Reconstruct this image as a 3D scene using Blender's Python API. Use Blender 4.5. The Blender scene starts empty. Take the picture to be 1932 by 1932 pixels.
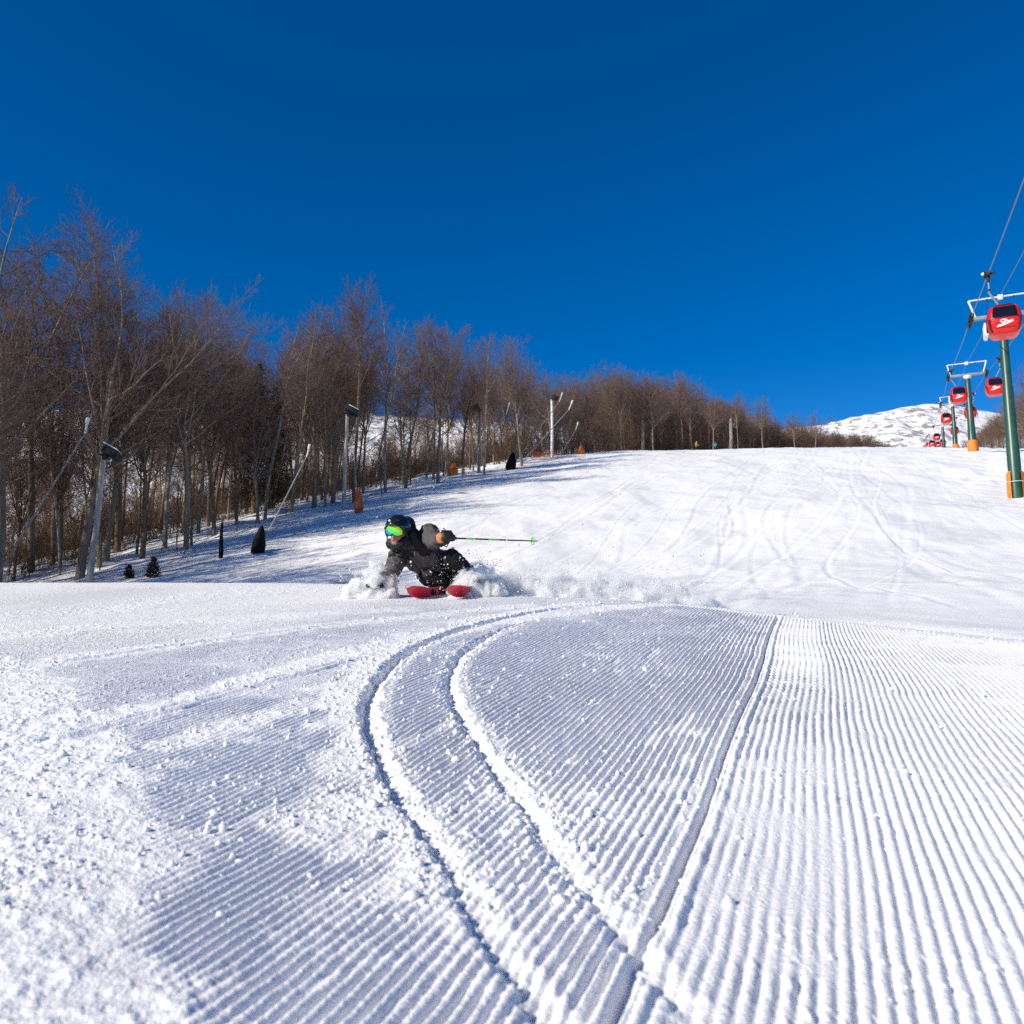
import bpy, bmesh, math, random
import numpy as np
from mathutils import Vector, Matrix, noise as mnoise
R = math.radians
SC = bpy.context.scene
COL = SC.collection
rnd = random.Random(11)

# ------------------------------------------------------------------ camera
TH = R(8.0); CT, ST = math.cos(TH), math.sin(TH); FL = 0.828   # focal length / sensor width
cam_d = bpy.data.cameras.new('camera'); cam = bpy.data.objects.new('camera', cam_d); COL.objects.link(cam)
cam_d.sensor_width = 36.0; cam_d.lens = 36.0 * FL; cam_d.clip_start = 0.05; cam_d.clip_end = 6000
cam.location = (0, 0, 0); cam.rotation_euler = (R(90) + TH, 0, 0)
cam_d.dof.use_dof = True; cam_d.dof.focus_distance = 8.0; cam_d.dof.aperture_fstop = 5.0
SC.camera = cam

def ray(x, y):
    """direction of a point of the photograph (1932 px wide): X/Y and Z/Y"""
    u, v = x / 1932 - .5, .5 - y / 1932
    dy = FL * CT - v * ST
    return u / dy, (FL * ST + v * CT) / dy
def at(x, y, Y):
    t, m = ray(x, y); return Vector((t * Y, Y, m * Y))

# ------------------------------------------------------------------ noise
def _hash(ix, iy, seed):
    h = (ix.astype(np.int64) * 374761393 + iy.astype(np.int64) * 668265263 + seed * 982451653) & 0xffffffff
    h = ((h ^ (h >> 13)) * 1274126177) & 0xffffffff
    h = ((h ^ (h >> 16)) * 2246822519) & 0xffffffff
    return ((h ^ (h >> 15)) & 0xffffff).astype(np.float32) / float(0xffffff)
def vn(x, y, seed=0):
    """value noise in -1..1"""
    ix, iy = np.floor(x), np.floor(y); fx, fy = x - ix, y - iy
    fx = fx * fx * fx * (fx * (fx * 6 - 15) + 10); fy = fy * fy * fy * (fy * (fy * 6 - 15) + 10)
    a, b = _hash(ix, iy, seed), _hash(ix + 1, iy, seed)
    c, d = _hash(ix, iy + 1, seed), _hash(ix + 1, iy + 1, seed)
    return ((a + (b - a) * fx) * (1 - fy) + (c + (d - c) * fx) * fy) * 2 - 1
def sst(e0, e1, x):
    t = np.clip((x - e0) / (e1 - e0), 0, 1); return t * t * (3 - 2 * t)

# ------------------------------------------------------------------ terrain
PH = R(22.0); SP, CP = math.sin(PH), math.cos(PH)
S_ST = [-80, 0, 8, 12, 16, 20, 28, 36, 45, 60, 71, 90, 113, 140, 176, 210, 290, 400, 520, 900]
def ln(s):  # left edge of the piste
    return float(np.interp(s, S_ST, [-16, -4, -3, -2.5, -1.9, -1, .6, 2.8, 5.6, 10.4, 13.6, 18.7, 25.2, 31.0, 38.0, 44.0, 57.0, 70, 76, 60]))
LCOL = [ln(s) for s in S_ST]
TAB = {
 -400: [v - 130 for v in LCOL],
 -200: [v - 60 for v in LCOL],
 -110: [v - 20 for v in LCOL],
 -78: [v - 4.5 for v in LCOL],
 -62: [v - 1.0 for v in LCOL],
 -40: LCOL,
 -25: [-14, -3, -1.5, -1, -.6, 0, 1.2, 2.8, 5.4, 9.7, 12.7, 17.7, 23.9, 30.0, 37.0, 43.5, 57.5, 72, 78, 62],
 -10: [-10, -1, .4, .35, .3, .45, 1.1, 2.4, 4.6, 8.8, 11.5, 16.4, 22.8, 29.0, 36.2, 43.0, 58, 74, 80, 64],
 0: [-10, -.7, .2, .35, .5, .75, 1.45, 2.4, 4.2, 8.2, 10.7, 15.8, 22.3, 28.4, 35.7, 42.6, 58.6, 76, 82, 66],
 10: [-10, -1, -.4, -.2, .2, .6, 1.35, 2.3, 4.0, 7.4, 9.8, 14.9, 21.9, 27.6, 35.0, 41.8, 57.8, 75, 82, 66],
 20: [-10, -1.5, -.8, -.5, -.1, .3, 1.0, 1.9, 3.4, 6.6, 9.1, 13.9, 20.7, 26.5, 33.9, 40.8, 56.8, 74, 82, 66],
 45: [-10, -2, -1.5, -1.2, -.8, -.5, .3, 1.2, 2.6, 5.2, 7.4, 11.6, 17.4, 23.2, 30.2, 37.0, 53, 70, 78, 64],
 120: [-10, -3, -2.5, -2, -1.6, -1.2, -.6, .4, 1.6, 4.0, 6, 9.5, 14.5, 20, 27, 34, 50, 68, 76, 64],
 400: [-10, -3, -2.5, -2, -1.6, -1.2, -.6, .4, 1.6, 4.0, 6, 9.5, 14.5, 20, 27, 34, 50, 68, 76, 64],
}
_N = sorted(TAB)
SG = np.arange(-80, 900, 1.0); NG = np.arange(-400, 400, 1.0)
_T = np.array([np.interp(SG, S_ST, TAB[n]) for n in _N])                   # [n, s]
GRID = np.array([np.interp(NG, _N, _T[:, j]) for j in range(len(SG))])     # [s, n]
def _blur(a, ax, r):
    k = np.exp(-.5 * (np.arange(-3 * r, 3 * r + 1) / r) ** 2); k /= k.sum()
    p = [(0, 0), (0, 0)]; p[ax] = (3 * r, 3 * r)
    return np.apply_along_axis(lambda c: np.convolve(c, k, 'valid'), ax, np.pad(a, p, mode='edge'))
GRID = _blur(_blur(GRID, 0, 3), 1, 5)
YC_X = [-30, -6.4, -2.3, -1.2, -.4, .2, 1.65, 2.5, 3.2, 6, 30]
YC_Y = [12, 10.7, 10.5, 9.9, 9.0, 8.6, 7.8, 6.6, 5.2, 4.2, 4.0]
def base_h(X, Y):
    X = np.asarray(X, float); Y = np.asarray(Y, float)
    s = X * SP + Y * CP; n = X * CP - Y * SP
    fs = np.clip(s - SG[0], 0, len(SG) - 1.001); fn = np.clip(n - NG[0], 0, len(NG) - 1.001)
    i, j = fs.astype(int), fn.astype(int); a, b = fs - i, fn - j
    far = (GRID[i, j] * (1 - a) + GRID[i + 1, j] * a) * (1 - b) + (GRID[i, j + 1] * (1 - a) + GRID[i + 1, j + 1] * a) * b
    yc = np.interp(X, YC_X, YC_Y)
    for d in (.5, 1.0): yc = yc + np.interp(X - d, YC_X, YC_Y) + np.interp(X + d, YC_X, YC_Y)
    yc = yc / 5
    pl = -.66 + .12 * Y; zc = -.635 + .12 * yc + .005 * (Y - yc)
    k = .14 + .22 * sst(1.2, 3.5, X); zc = zc + (k - .14) / 4; h = np.clip(.5 + .5 * (zc - pl) / k, 0, 1)
    near = zc * (1 - h) + pl * h - k * h * (1 - h)
    near = np.maximum(near, -8)
    w = sst(1.5, 10.0, Y - yc)
    w = np.maximum(w, sst(7, 22, np.abs(X)))
    return near * (1 - w) + far * w
def ground(X, Y): return float(base_h(np.array([X]), np.array([Y]))[0])
def gpt(x, Y):
    """point of the ground in the photo's column x at depth Y"""
    y = 1000
    for _ in range(5):
        t, _m = ray(x, y); z = ground(t * Y, Y); m = z / Y
        v = FL * (m * CT - ST) / (CT + m * ST); y = (.5 - v) * 1932
    return Vector((t * Y, Y, z))
def near_xy(x, y):
    t, m = ray(x, y); Y = .66 / (.12 - m); return t * Y, Y

# ------------------------------------------------------------------ materials
def mat(name, col, rough=.6, metal=0, spec=.4, noise=0, nscale=8, bump=0, bscale=30, coat=0, col2=None, stretch=None):
    m = bpy.data.materials.new(name); m.use_nodes = True
    nt = m.node_tree; b = nt.nodes['Principled BSDF']
    b.inputs['Base Color'].default_value = (*col, 1); b.inputs['Roughness'].default_value = rough
    b.inputs['Metallic'].default_value = metal; b.inputs['Specular IOR Level'].default_value = spec
    if coat: b.inputs['Coat Weight'].default_value = coat; b.inputs['Coat Roughness'].default_value = .08
    tc = nt.nodes.new('ShaderNodeTexCoord'); src = tc.outputs['Object']
    if stretch:
        mp = nt.nodes.new('ShaderNodeMapping'); mp.inputs['Scale'].default_value = stretch
        nt.links.new(src, mp.inputs['Vector']); src = mp.outputs['Vector']
    if noise or col2:
        n = nt.nodes.new('ShaderNodeTexNoise'); n.inputs['Scale'].default_value = nscale; n.inputs['Detail'].default_value = 5
        nt.links.new(src, n.inputs['Vector'])
        r = nt.nodes.new('ShaderNodeValToRGB'); nt.links.new(n.outputs['Fac'], r.inputs['Fac'])
        c2 = col2 or tuple(max(0, c * (1 - noise)) for c in col)
        r.color_ramp.elements[0].position = .35; r.color_ramp.elements[1].position = .65
        r.color_ramp.elements[0].color = (*c2, 1); r.color_ramp.elements[1].color = (*col, 1)
        nt.links.new(r.outputs['Color'], b.inputs['Base Color'])
    if bump:
        n2 = nt.nodes.new('ShaderNodeTexNoise'); n2.inputs['Scale'].default_value = bscale; n2.inputs['Detail'].default_value = 6
        nt.links.new(src, n2.inputs['Vector'])
        bp = nt.nodes.new('ShaderNodeBump'); bp.inputs['Strength'].default_value = bump; bp.inputs['Distance'].default_value = .02
        nt.links.new(n2.outputs['Fac'], bp.inputs['Height']); nt.links.new(bp.outputs['Normal'], b.inputs['Normal'])
    return m
M = {}
M['snow'] = mat('snow', (.91, .905, .90), .6, spec=.25, bump=.35, bscale=160)
_nt = M['snow'].node_tree; _b = _nt.nodes['Principled BSDF']     # scraped, older patches are a little greyer
_tc = _nt.nodes.new('ShaderNodeTexCoord'); _mp = _nt.nodes.new('ShaderNodeMapping'); _mp.inputs['Rotation'].default_value = (0, 0, math.radians(22)); _mp.inputs['Scale'].default_value = (.30, .10, .1)
_nt.links.new(_tc.outputs['Object'], _mp.inputs['Vector']); _n = _nt.nodes.new('ShaderNodeTexNoise'); _n.inputs['Scale'].default_value = 1.0; _n.inputs['Detail'].default_value = 6; _n.inputs['Roughness'].default_value = .6; _n.inputs['Distortion'].default_value = 1.2
_nt.links.new(_mp.outputs['Vector'], _n.inputs['Vector']); _r = _nt.nodes.new('ShaderNodeValToRGB'); _nt.links.new(_n.outputs['Fac'], _r.inputs['Fac'])
_r.color_ramp.elements[0].position = .36; _r.color_ramp.elements[0].color = (.765, .765, .775, 1); _r.color_ramp.elements[1].position = .52; _r.color_ramp.elements[1].color = (.915, .91, .905, 1)
_nt.links.new(_r.outputs['Color'], _b.inputs['Base Color'])
M['snow_clump'] = mat('snow_clump', (.915, .91, .905), .65, spec=.25, bump=.4, bscale=300)
M['bark_grey'] = mat('bark_grey', (.30, .235, .175), .9, spec=.1, col2=(.16, .125, .1), nscale=3, bump=.8, bscale=14, stretch=(3, 3, .6))
M['bark_brown'] = mat('bark_brown', (.23, .155, .10), .9, spec=.1, col2=(.11, .075, .055), nscale=3, bump=.8, bscale=14, stretch=(3, 3, .6))
M['bark_pale'] = mat('bark_pale', (.36, .32, .27), .85, spec=.1, col2=(.12, .1, .085), nscale=2.5, bump=.5, bscale=12, stretch=(2, 2, .7))
M['twig'] = mat('twig', (.225, .155, .125), .9, spec=.1, col2=(.15, .105, .085), nscale=.5)
M['twig_brown'] = mat('twig_brown', (.21, .135, .095), .9, spec=.1, col2=(.14, .092, .07), nscale=.5)
M['brush'] = mat('brush', (.17, .108, .072), .9, spec=.1, col2=(.11, .07, .05), nscale=.4)
M['needle'] = mat('needle', (.035, .038, .018), .9, spec=.1, col2=(.06, .035, .02), nscale=.8)
M['green'] = mat('tower_green_paint', (.024, .085, .06), .38, spec=.5, noise=.25, nscale=1.2, bump=.1, bscale=6)
M['steel'] = mat('galvanised_steel', (.26, .265, .27), .6, metal=.2, noise=.25, nscale=5)
M['white_metal'] = mat('white_painted_metal', (.74, .74, .72), .5, noise=.15, nscale=4)
M['pole_wood'] = mat('pole_weathered_white', (.52, .48, .43), .8, spec=.2, noise=.45, nscale=3, bump=.4, bscale=9, stretch=(2, 2, .4))
M['dark_metal'] = mat('dark_metal', (.02, .022, .025), .5, metal=.3, noise=.3, nscale=5)
M['orange'] = mat('orange_vinyl_pad', (.90, .22, .02), .6, noise=.2, nscale=4, bump=.4, bscale=5)
M['red_bag'] = mat('faded_red_vinyl', (.42, .055, .02), .65, col2=(.72, .16, .03), nscale=1.5, bump=.5, bscale=5)
M['black_bag'] = mat('black_vinyl', (.006, .0065, .009), .8, spec=.15, noise=.3, nscale=3, bump=.5, bscale=5)
M['cabin_red'] = mat('cabin_red_paint', (.74, .012, .008), .35, spec=.35, noise=.08, nscale=2, coat=.15)
M['cabin_dark'] = mat('cabin_dark_trim', (.05, .008, .016), .35, spec=.5, noise=.2)
M['glass'] = mat('tinted_glass', (.008, .008, .012), .06, spec=.6, noise=.3, nscale=1)
M['white'] = mat('white_decal', (.82, .82, .80), .5, noise=.06)
M['cable'] = mat('cable_steel', (.22, .23, .26), .5, metal=.5, noise=.2)
M['ski_red'] = mat('ski_red', (.62, .022, .045), .3, spec=.5, noise=.12, nscale=9, coat=.3)
M['black'] = mat('matt_black', (.012, .012, .013), .55, noise=.3, nscale=12)
M['helmet'] = mat('helmet_black', (.008, .008, .009), .22, spec=.5, noise=.2, coat=.4)
M['skin'] = mat('skin', (.42, .21, .13), .5, spec=.35, noise=.25, nscale=25)
M['glove_orange'] = mat('glove_tan_leather', (.72, .27, .10), .6, noise=.45, nscale=28, bump=.3, bscale=60)
M['pole_green'] = mat('pole_green_print', (.16, .62, .10), .4, noise=.15)
M['jacket_far_yellow'] = mat('yellow_jacket_cloth', (.62, .36, .03), .8, noise=.3)
M['jacket_far_blue'] = mat('blue_jacket_cloth', (.03, .30, .42), .8, noise=.3)
M['jacket_far_red'] = mat('red_hat_cloth', (.45, .05, .04), .8, noise=.3)

# ------------------------------------------------------------------ object helpers
def tag(o, label=None, cat=None, group=None, kind=None):
    if label: o['label'] = label
    if cat: o['category'] = cat
    if group: o['group'] = group
    if kind: o['kind'] = kind
    return o
def thing(name, label, cat, loc, rotz=0, group=None, scale=1):
    o = bpy.data.objects.new(name, None); COL.objects.link(o); o.empty_display_size = .3
    o.location = loc; o.rotation_euler = (0, 0, rotz); o.scale = (scale,) * 3
    return tag(o, label, cat, group)
def link(name, me, m=None, parent=None):
    o = bpy.data.objects.new(name, me); COL.objects.link(o)
    if m: me.materials.append(m)
    if parent: o.parent = parent
    return o
def np_mesh(name, V, F, smooth=True):
    V = np.ascontiguousarray(V, np.float32); F = np.ascontiguousarray(F, np.int32); k = F.shape[1]
    me = bpy.data.meshes.new(name)
    me.vertices.add(len(V)); me.vertices.foreach_set('co', V.ravel())
    me.loops.add(F.size); me.loops.foreach_set('vertex_index', F.ravel())
    me.polygons.add(len(F)); me.polygons.foreach_set('loop_start', np.arange(0, F.size, k, dtype=np.int32))
    if smooth: me.polygons.foreach_set('use_smooth', np.ones(len(F), bool))
    me.update(calc_edges=True)
    return me
def tubes_np(segs, sides):
    """segs: array [k, 8] = p0, p1, r0, r1 -> open tapered tubes"""
    A = np.asarray(segs, np.float32); p0, p1 = A[:, 0:3], A[:, 3:6]
    d = p1 - p0; d /= np.maximum(np.linalg.norm(d, axis=1, keepdims=True), 1e-6)
    ref = np.where(np.abs(d[:, 2:3]) > .9, np.array([[1, 0, 0]], np.float32), np.array([[0, 0, 1]], np.float32))
    a = np.cross(d, ref); a /= np.maximum(np.linalg.norm(a, axis=1, keepdims=True), 1e-6); b = np.cross(d, a)
    th = np.arange(sides) * 2 * np.pi / sides
    ring = a[:, None, :] * np.cos(th)[None, :, None] + b[:, None, :] * np.sin(th)[None, :, None]
    V = np.concatenate([p0[:, None, :] + ring * A[:, 6, None, None], p1[:, None, :] + ring * A[:, 7, None, None]], 1)
    k = len(A); i = np.arange(sides); j = (i + 1) % sides
    q = np.stack([i, j, j + sides, i + sides], 1)
    F = q[None] + (np.arange(k) * 2 * sides)[:, None, None]
    return V.reshape(-1, 3), F.reshape(-1, 4)
class MB:
    def __init__(self): self.v, self.f = [], []
    def add(self, vs, fs):
        n = len(self.v); self.v += [tuple(p) for p in vs]; self.f += [tuple(i + n for i in f) for f in fs]
    def tube(self, pts, rad, sides=10, caps=True):
        pts = [Vector(p) for p in pts]; rad = rad if isinstance(rad, (list, tuple)) else [rad] * len(pts)
        vs, fs = [], []; prev = None
        for i, p in enumerate(pts):
            d = (pts[min(i + 1, len(pts) - 1)] - pts[max(i - 1, 0)]).normalized()
            if prev is None: a = d.orthogonal().normalized()
            else: a = (prev - d * prev.dot(d)).normalized()
            prev = a; b = d.cross(a)
            for k in range(sides):
                t = 2 * math.pi * k / sides; vs.append(p + (a * math.cos(t) + b * math.sin(t)) * rad[i])
        for i in range(len(pts) - 1):
            for k in range(sides):
                k2 = (k + 1) % sides; fs.append((i * sides + k, i * sides + k2, (i + 1) * sides + k2, (i + 1) * sides + k))
        if caps:
            fs.append(tuple(range(sides))[::-1]); fs.append(tuple((len(pts) - 1) * sides + k for k in range(sides)))
        self.add(vs, fs); return self
    def box(self, c, size, rot=None, bev=.0):
        c = Vector(c); sx, sy, sz = [s / 2 for s in size]; M3 = rot or Matrix.Identity(3)
        b = bev or min(sx, sy, sz) * .18
        vs, fs = [], []
        bm = bmesh.new(); bmesh.ops.create_cube(bm, size=1)
        for v in bm.verts: v.co = Vector((v.co.x * 2 * sx, v.co.y * 2 * sy, v.co.z * 2 * sz))
        bmesh.ops.bevel(bm, geom=list(bm.edges), offset=b, segments=2, affect='EDGES', profile=.6)
        bm.verts.index_update()
        vs = [M3 @ v.co + c for v in bm.verts]; fs = [[v.index for v in f.verts] for f in bm.faces]; bm.free()
        self.add(vs, fs); return self
    def ball(self, c, r, seg=12, rings=8, scale=(1, 1, 1)):
        c = Vector(c); vs, fs = [], []
        for i in range(rings + 1):
            ph = math.pi * i / rings
            for k in range(seg):
                t = 2 * math.pi * k / seg
                vs.append((c.x + r * scale[0] * math.sin(ph) * math.cos(t), c.y + r * scale[1] * math.sin(ph) * math.sin(t), c.z + r * scale[2] * math.cos(ph)))
        for i in range(rings):
            for k in range(seg):
                k2 = (k + 1) % seg; fs.append((i * seg + k, (i + 1) * seg + k, (i + 1) * seg + k2, i * seg + k2))
        self.add(vs, fs); return self
    def build(self, name, m, parent=None, smooth=True):
        me = bpy.data.meshes.new(name); me.from_pydata(self.v, [], self.f)
        bm = bmesh.new(); bm.from_mesh(me); bmesh.ops.remove_doubles(bm, verts=bm.verts, dist=1e-5)
        bmesh.ops.recalc_face_normals(bm, faces=bm.faces); bm.to_mesh(me); bm.free()
        if smooth:
            me.polygons.foreach_set('use_smooth', np.ones(len(me.polygons), bool))
            me.set_sharp_from_angle(angle=R(38))
        return link(name, me, m, parent)
def copy_tree(o, parent=None):
    c = o.copy(); COL.objects.link(c)
    if parent: c.parent = parent
    for ch in list(o.children): copy_tree(ch, c)
    return c

# ------------------------------------------------------------------ the snow
def seg_dist(X, Y, pts):
    """signed distance to a polyline (positive to its right), and 0..1 along it"""
    if X.size > 5000:
        q = np.array(pts); k = (X > q[:, 0].min() - 1.3) & (X < q[:, 0].max() + 1.3) & (Y > q[:, 1].min() - 1.3) & (Y < q[:, 1].max() + 1.3)
        D = np.full(X.shape, 9., np.float32); A = np.zeros(X.shape, np.float32)
        if pts is BLOB: D[:] = -9.
        if k.sum() < X.size * .9:
            if k.any(): D[k], A[k] = seg_dist(X[k].astype(np.float32), Y[k].astype(np.float32), pts)
            return D, A
    best = np.full(X.shape, 1e9, np.float32); sg = np.zeros(X.shape, np.float32); al = np.zeros(X.shape, np.float32)
    n = len(pts) - 1
    for i in range(n):
        ax, ay = pts[i]; bx, by = pts[i + 1]; dx, dy = bx - ax, by - ay; L2 = dx * dx + dy * dy
        t = np.clip(((X - ax) * dx + (Y - ay) * dy) / L2, 0, 1)
        ex, ey = X - ax - t * dx, Y - ay - t * dy; d = np.sqrt(ex * ex + ey * ey)
        m = d < best
        best = np.where(m, d, best); sg = np.where(m, np.sign(dx * -ey + dy * ex), sg); al = np.where(m, (i + t) / n, al)
    return best * sg, al
def smooth_line(pts, n=6):
    out = []
    P = [Vector(p) for p in pts]
    for i in range(len(P) - 1):
        p0, p1, p2, p3 = P[max(i - 1, 0)], P[i], P[i + 1], P[min(i + 2, len(P) - 1)]
        for k in range(n):
            t = k / n
            out.append(.5 * ((2 * p1) + (p2 - p0) * t + (2 * p0 - 5 * p1 + 4 * p2 - p3) * t * t + (3 * p1 - p0 - 3 * p2 + p3) * t ** 3))
    out.append(P[-1]); return [tuple(p) for p in out]
GL = lambda pts, n=6: smooth_line([near_xy(*p) for p in pts], n)
TRK_A = GL([(1085, 2080), (985, 1880), (905, 1740), (830, 1610), (760, 1510), (712, 1430), (690, 1370), (690, 1325), (716, 1278), (772, 1230), (852, 1194), (950, 1166), (1050, 1147), (1130, 1138)])
TRK_B = GL([(1400, 2100), (1290, 1920), (1165, 1750), (1052, 1610), (985, 1510), (922, 1430), (872, 1360), (847, 1308), (850, 1268), (880, 1228), (940, 1192), (1000, 1174)])
STRIPS = [(GL([(60, 1392), (250, 1352), (450, 1298), (700, 1228), (880, 1185)], 4), .14, 1.0),
          (GL([(330, 1400), (470, 1362), (600, 1330), (690, 1300)], 4), .09, .75),
          (GL([(0, 1165), (200, 1146), (420, 1122), (650, 1104)], 4), .38, .8),
          (GL([(0, 1205), (220, 1180), (480, 1165), (760, 1150)], 4), .22, .7),
          (GL([(60, 1258), (300, 1222), (520, 1192), (820, 1160), (1000, 1140)], 4), .16, .8),
          (GL([(820, 1200), (960, 1172), (1100, 1152), (1250, 1138), (1330, 1139), (1470, 1152), (1700, 1172), (1960, 1196)], 4), .17, 1.0),
          ]
LINE_S = [(GL([(60, 1402), (250, 1357), (480, 1296), (700, 1240)], 4), .018), (GL([(80, 1254), (400, 1208), (650, 1176)], 4), .012)]
BLOB = smooth_line([near_xy(*p) for p in [(-260, 1235), (0, 1240), (70, 1254), (140, 1298), (195, 1335), (225, 1372), (290, 1440), (306, 1490), (318, 1540), (345, 1610), (350, 1720), (340, 2050)]], 3)
SEAM_N = near_xy(1395, 1360)
TC = math.atan(.355); SC_, CC_ = math.sin(TC), math.cos(TC)
def cord_n(X, Y):
    return X * CC_ - Y * SC_ + .012 * np.sin(Y * 1.1 + .5) + .006 * np.sin(Y * 2.7)
SEAM = float(cord_n(np.array(SEAM_N[0]), np.array(SEAM_N[1])))
PER = .0262
def rough_mask(X, Y):
    """where loose crumbs cover the corduroy (0..1)"""
    wob = .5 * vn(X * 4, Y * 4, 3) + .3 * vn(X * 12, Y * 12, 4)
    r = np.zeros(X.shape, np.float32)
    d, _ = seg_dist(X, Y, BLOB)
    r = np.maximum(r, sst(-.10, .09, d + .09 * wob * (1 + Y / 5) - .01) * (Y < 6))
    for pts, w, a in STRIPS:
        d, al = seg_dist(X, Y, pts)
        r = np.maximum(r, a * sst(1.25, .55, np.abs(d) / w + .55 * wob))
    d, al = seg_dist(X, Y, TRK_A)
    r = np.maximum(r, sst(1, .2, (-d) / .30 + .9 * wob) * (d < 0) * sst(.02, .25, al + .12 * wob))
    r = np.maximum(r, .25 * sst(1, .2, (-d) / .7 + 1.3 * wob) * (d < 0) * sst(.2, .45, al))
    return np.clip(r, 0, 1)
def near_detail(X, Y):
    rm = rough_mask(X, Y)
    n = cord_n(X, Y)
    warp = .0026 * vn(X * 5, Y * 5, 7) + .0012 * vn(X * 22, Y * 22, 6)
    ph = (n - SEAM + warp) / PER * 2 * np.pi
    c = np.cos(ph); prof = 1 - 2 * (.5 - .5 * c) ** 1.5
    dn = n - SEAM
    amp = .0050 * (1 + .25 * vn(X * 3, Y * 2.2, 8)) * (1 + .28 * sst(.05, -.05, dn))
    # right of the seam the comb overlaps an older pass: broken ridges near it, worn ridges far right
    band = sst(.02, .05, dn) * sst(.33, .24, dn)
    along = X * SC_ + Y * CC_
    brk = np.clip(.5 + .9 * vn(along * 9, n * 3, 12), 0, 1)
    amp = amp * (1 - band * (1 - brk) * .75)
    xph = (along * .62 + n * 1.1) / .043 * 2 * np.pi
    cross = band * sst(3.2, 4.2, Y) * .0042 * np.cos(xph)
    worn = sst(1.1, 2.2, dn + .25 * vn(X * 1.2, Y * 1.2, 14)) * sst(2.2, 4.0, Y)
    amp = amp * (1 - .72 * worn)
    # skipped patches
    skip = sst(.45, .7, vn(X * 2.1 + 7, Y * 1.1, 15)) * .35
    amp = amp * (1 - skip)
    al2 = X * SC_ + Y * CC_
    amp = amp * (1 + .20 * vn(al2 * 11, n * 38, 17) + .13 * vn(al2 * 26, n * 38, 18)) * (1 - .6 * sst(.6, .85, vn(al2 * 7, n * 16, 19)))
    warp2 = .0
    h = amp * prof + cross
    # seam: a double furrow with a raised lip
    h = h - .020 * np.exp(-((dn + .008) / .011) ** 2) - .006 * np.exp(-((dn + .050) / .008) ** 2) + .004 * np.exp(-((dn - .022) / .014) ** 2) + .004 * vn(X * 40, Y * 14, 16) * np.exp(-((dn - .015) / .03) ** 2)
    # crumbs
    cr = (.0030 * vn(X * 36, Y * 36, 21) + .0024 * vn(X * 75, Y * 75, 22)) * (.45 + .8 * np.clip(.5 + vn(X * 3.1, Y * 2.4, 28), 0, 1)) + .0035 * vn(X * 15, Y * 15, 23)
    cr = np.maximum(cr, -.003) + .006 * np.maximum(vn(X * 22 + 3, Y * 22, 24) - .45, 0)
    h = h * (1 - rm) + rm * (cr + .008)
    # light dusting of small grains everywhere
    dust = np.maximum(vn(X * 55, Y * 55, 25) - .62, 0) * .016 * np.clip(.4 + .8 * vn(X * 1.7, Y * 1.7, 26), 0, 1)
    h = h + dust * (1 - rm) + .0007 * vn(X * 120, Y * 120, 27)
    for pts, w in LINE_S:
        d, al = seg_dist(X, Y, pts)
        e = sst(0, .08, al) * sst(1, .9, al)
        h = h - .022 * e * np.exp(-(d / w) ** 2) + .012 * e * np.exp(-((d - 2.2 * w) / (1.3 * w)) ** 2)
    # the two carved ski tracks
    for pts, depth, wid in ((TRK_A, .031, .038), (TRK_B, .020, .028)):
        d, al = seg_dist(X, Y, pts)
        jag = .012 * vn(X * 24, Y * 24, 31) + .006 * vn(X * 60, Y * 60, 32)
        dj = d + jag
        fade = sst(1.0, .86, al)
        groove = np.where(dj < 0, sst(-.018, .0, dj), sst(wid + .03, .0, dj))
        fade = fade * (.42 + .58 * sst(.2, .5, al))
        g = groove * fade
        berm = np.exp(-((dj - wid - .014) / .016) ** 2) * fade
        lip = np.exp(-((dj + .03) / .018) ** 2) * fade
        lump = vn(X * 33, Y * 33, 33) * .5 + .5 * vn(X * 70, Y * 70, 34)
        ins = sst(-.03, -.005, d) * sst(wid + .07, wid + .03, d) * fade
        h = h * (1 - ins) - depth * g + berm * (.007 + .005 * lump) + lip * (.003 + .006 * lump) + ins * .0015 * vn(X * 90, Y * 20, 35)
    return h
PTRK = []
_r = random.Random(5)
for k in range(64):
    PTRK.append((_r.uniform(-36, 14), _r.uniform(.3, 2.2), _r.uniform(7, 15), _r.uniform(0, 6.3), _r.uniform(.07, .2), _r.uniform(-.03, .03), _r.uniform(.007, .022)))
def far_detail(X, Y):
    s = X * SP + Y * CP; n = X * CP - Y * SP
    w = sst(11, 17, Y)
    h = .10 * vn(s / 7 + .3 * n / 5, n / 3.2, 41) + .05 * vn(s / 3.1, n / 1.5, 42) + .16 * vn(s / 19, n / 9, 43) + .018 * vn(s / .9, n / .5, 44)
    rough = sst(7, 14, n + 3 * vn(s / 9, n / 9, 45))
    h = h + rough * (.13 * vn(s / 1.3, n / 1.1, 46) + .07 * vn(s / .6, n / .6, 47) + .12 * vn(s / 3, n / 2.5, 48))
    wood = sst(-38, -43, n)
    h = h + wood * (.16 * vn(X / 2.2, Y / 2.2, 49) + .08 * vn(X / .8, Y / .8, 50))
    on = sst(-40, -34, n) * sst(12, 5, n)
    for n0, A, lam, ph, wd, sl, dp in PTRK:
        nk = n0 + A * np.sin(s / lam + ph) + sl * s
        d = n - nk
        side = np.cos(s / lam + ph)
        h = h + on * (-dp * np.exp(-(d / wd) ** 2) + dp * .9 * np.exp(-((d - np.sign(side) * 2.0 * wd) / (1.2 * wd)) ** 2))
    return h * w
def grid_faces(r, c):
    i = np.arange(r - 1)[:, None] * c + np.arange(c - 1)[None]
    return np.stack([i, i + 1, i + c + 1, i + c], -1).reshape(-1, 4)
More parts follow.
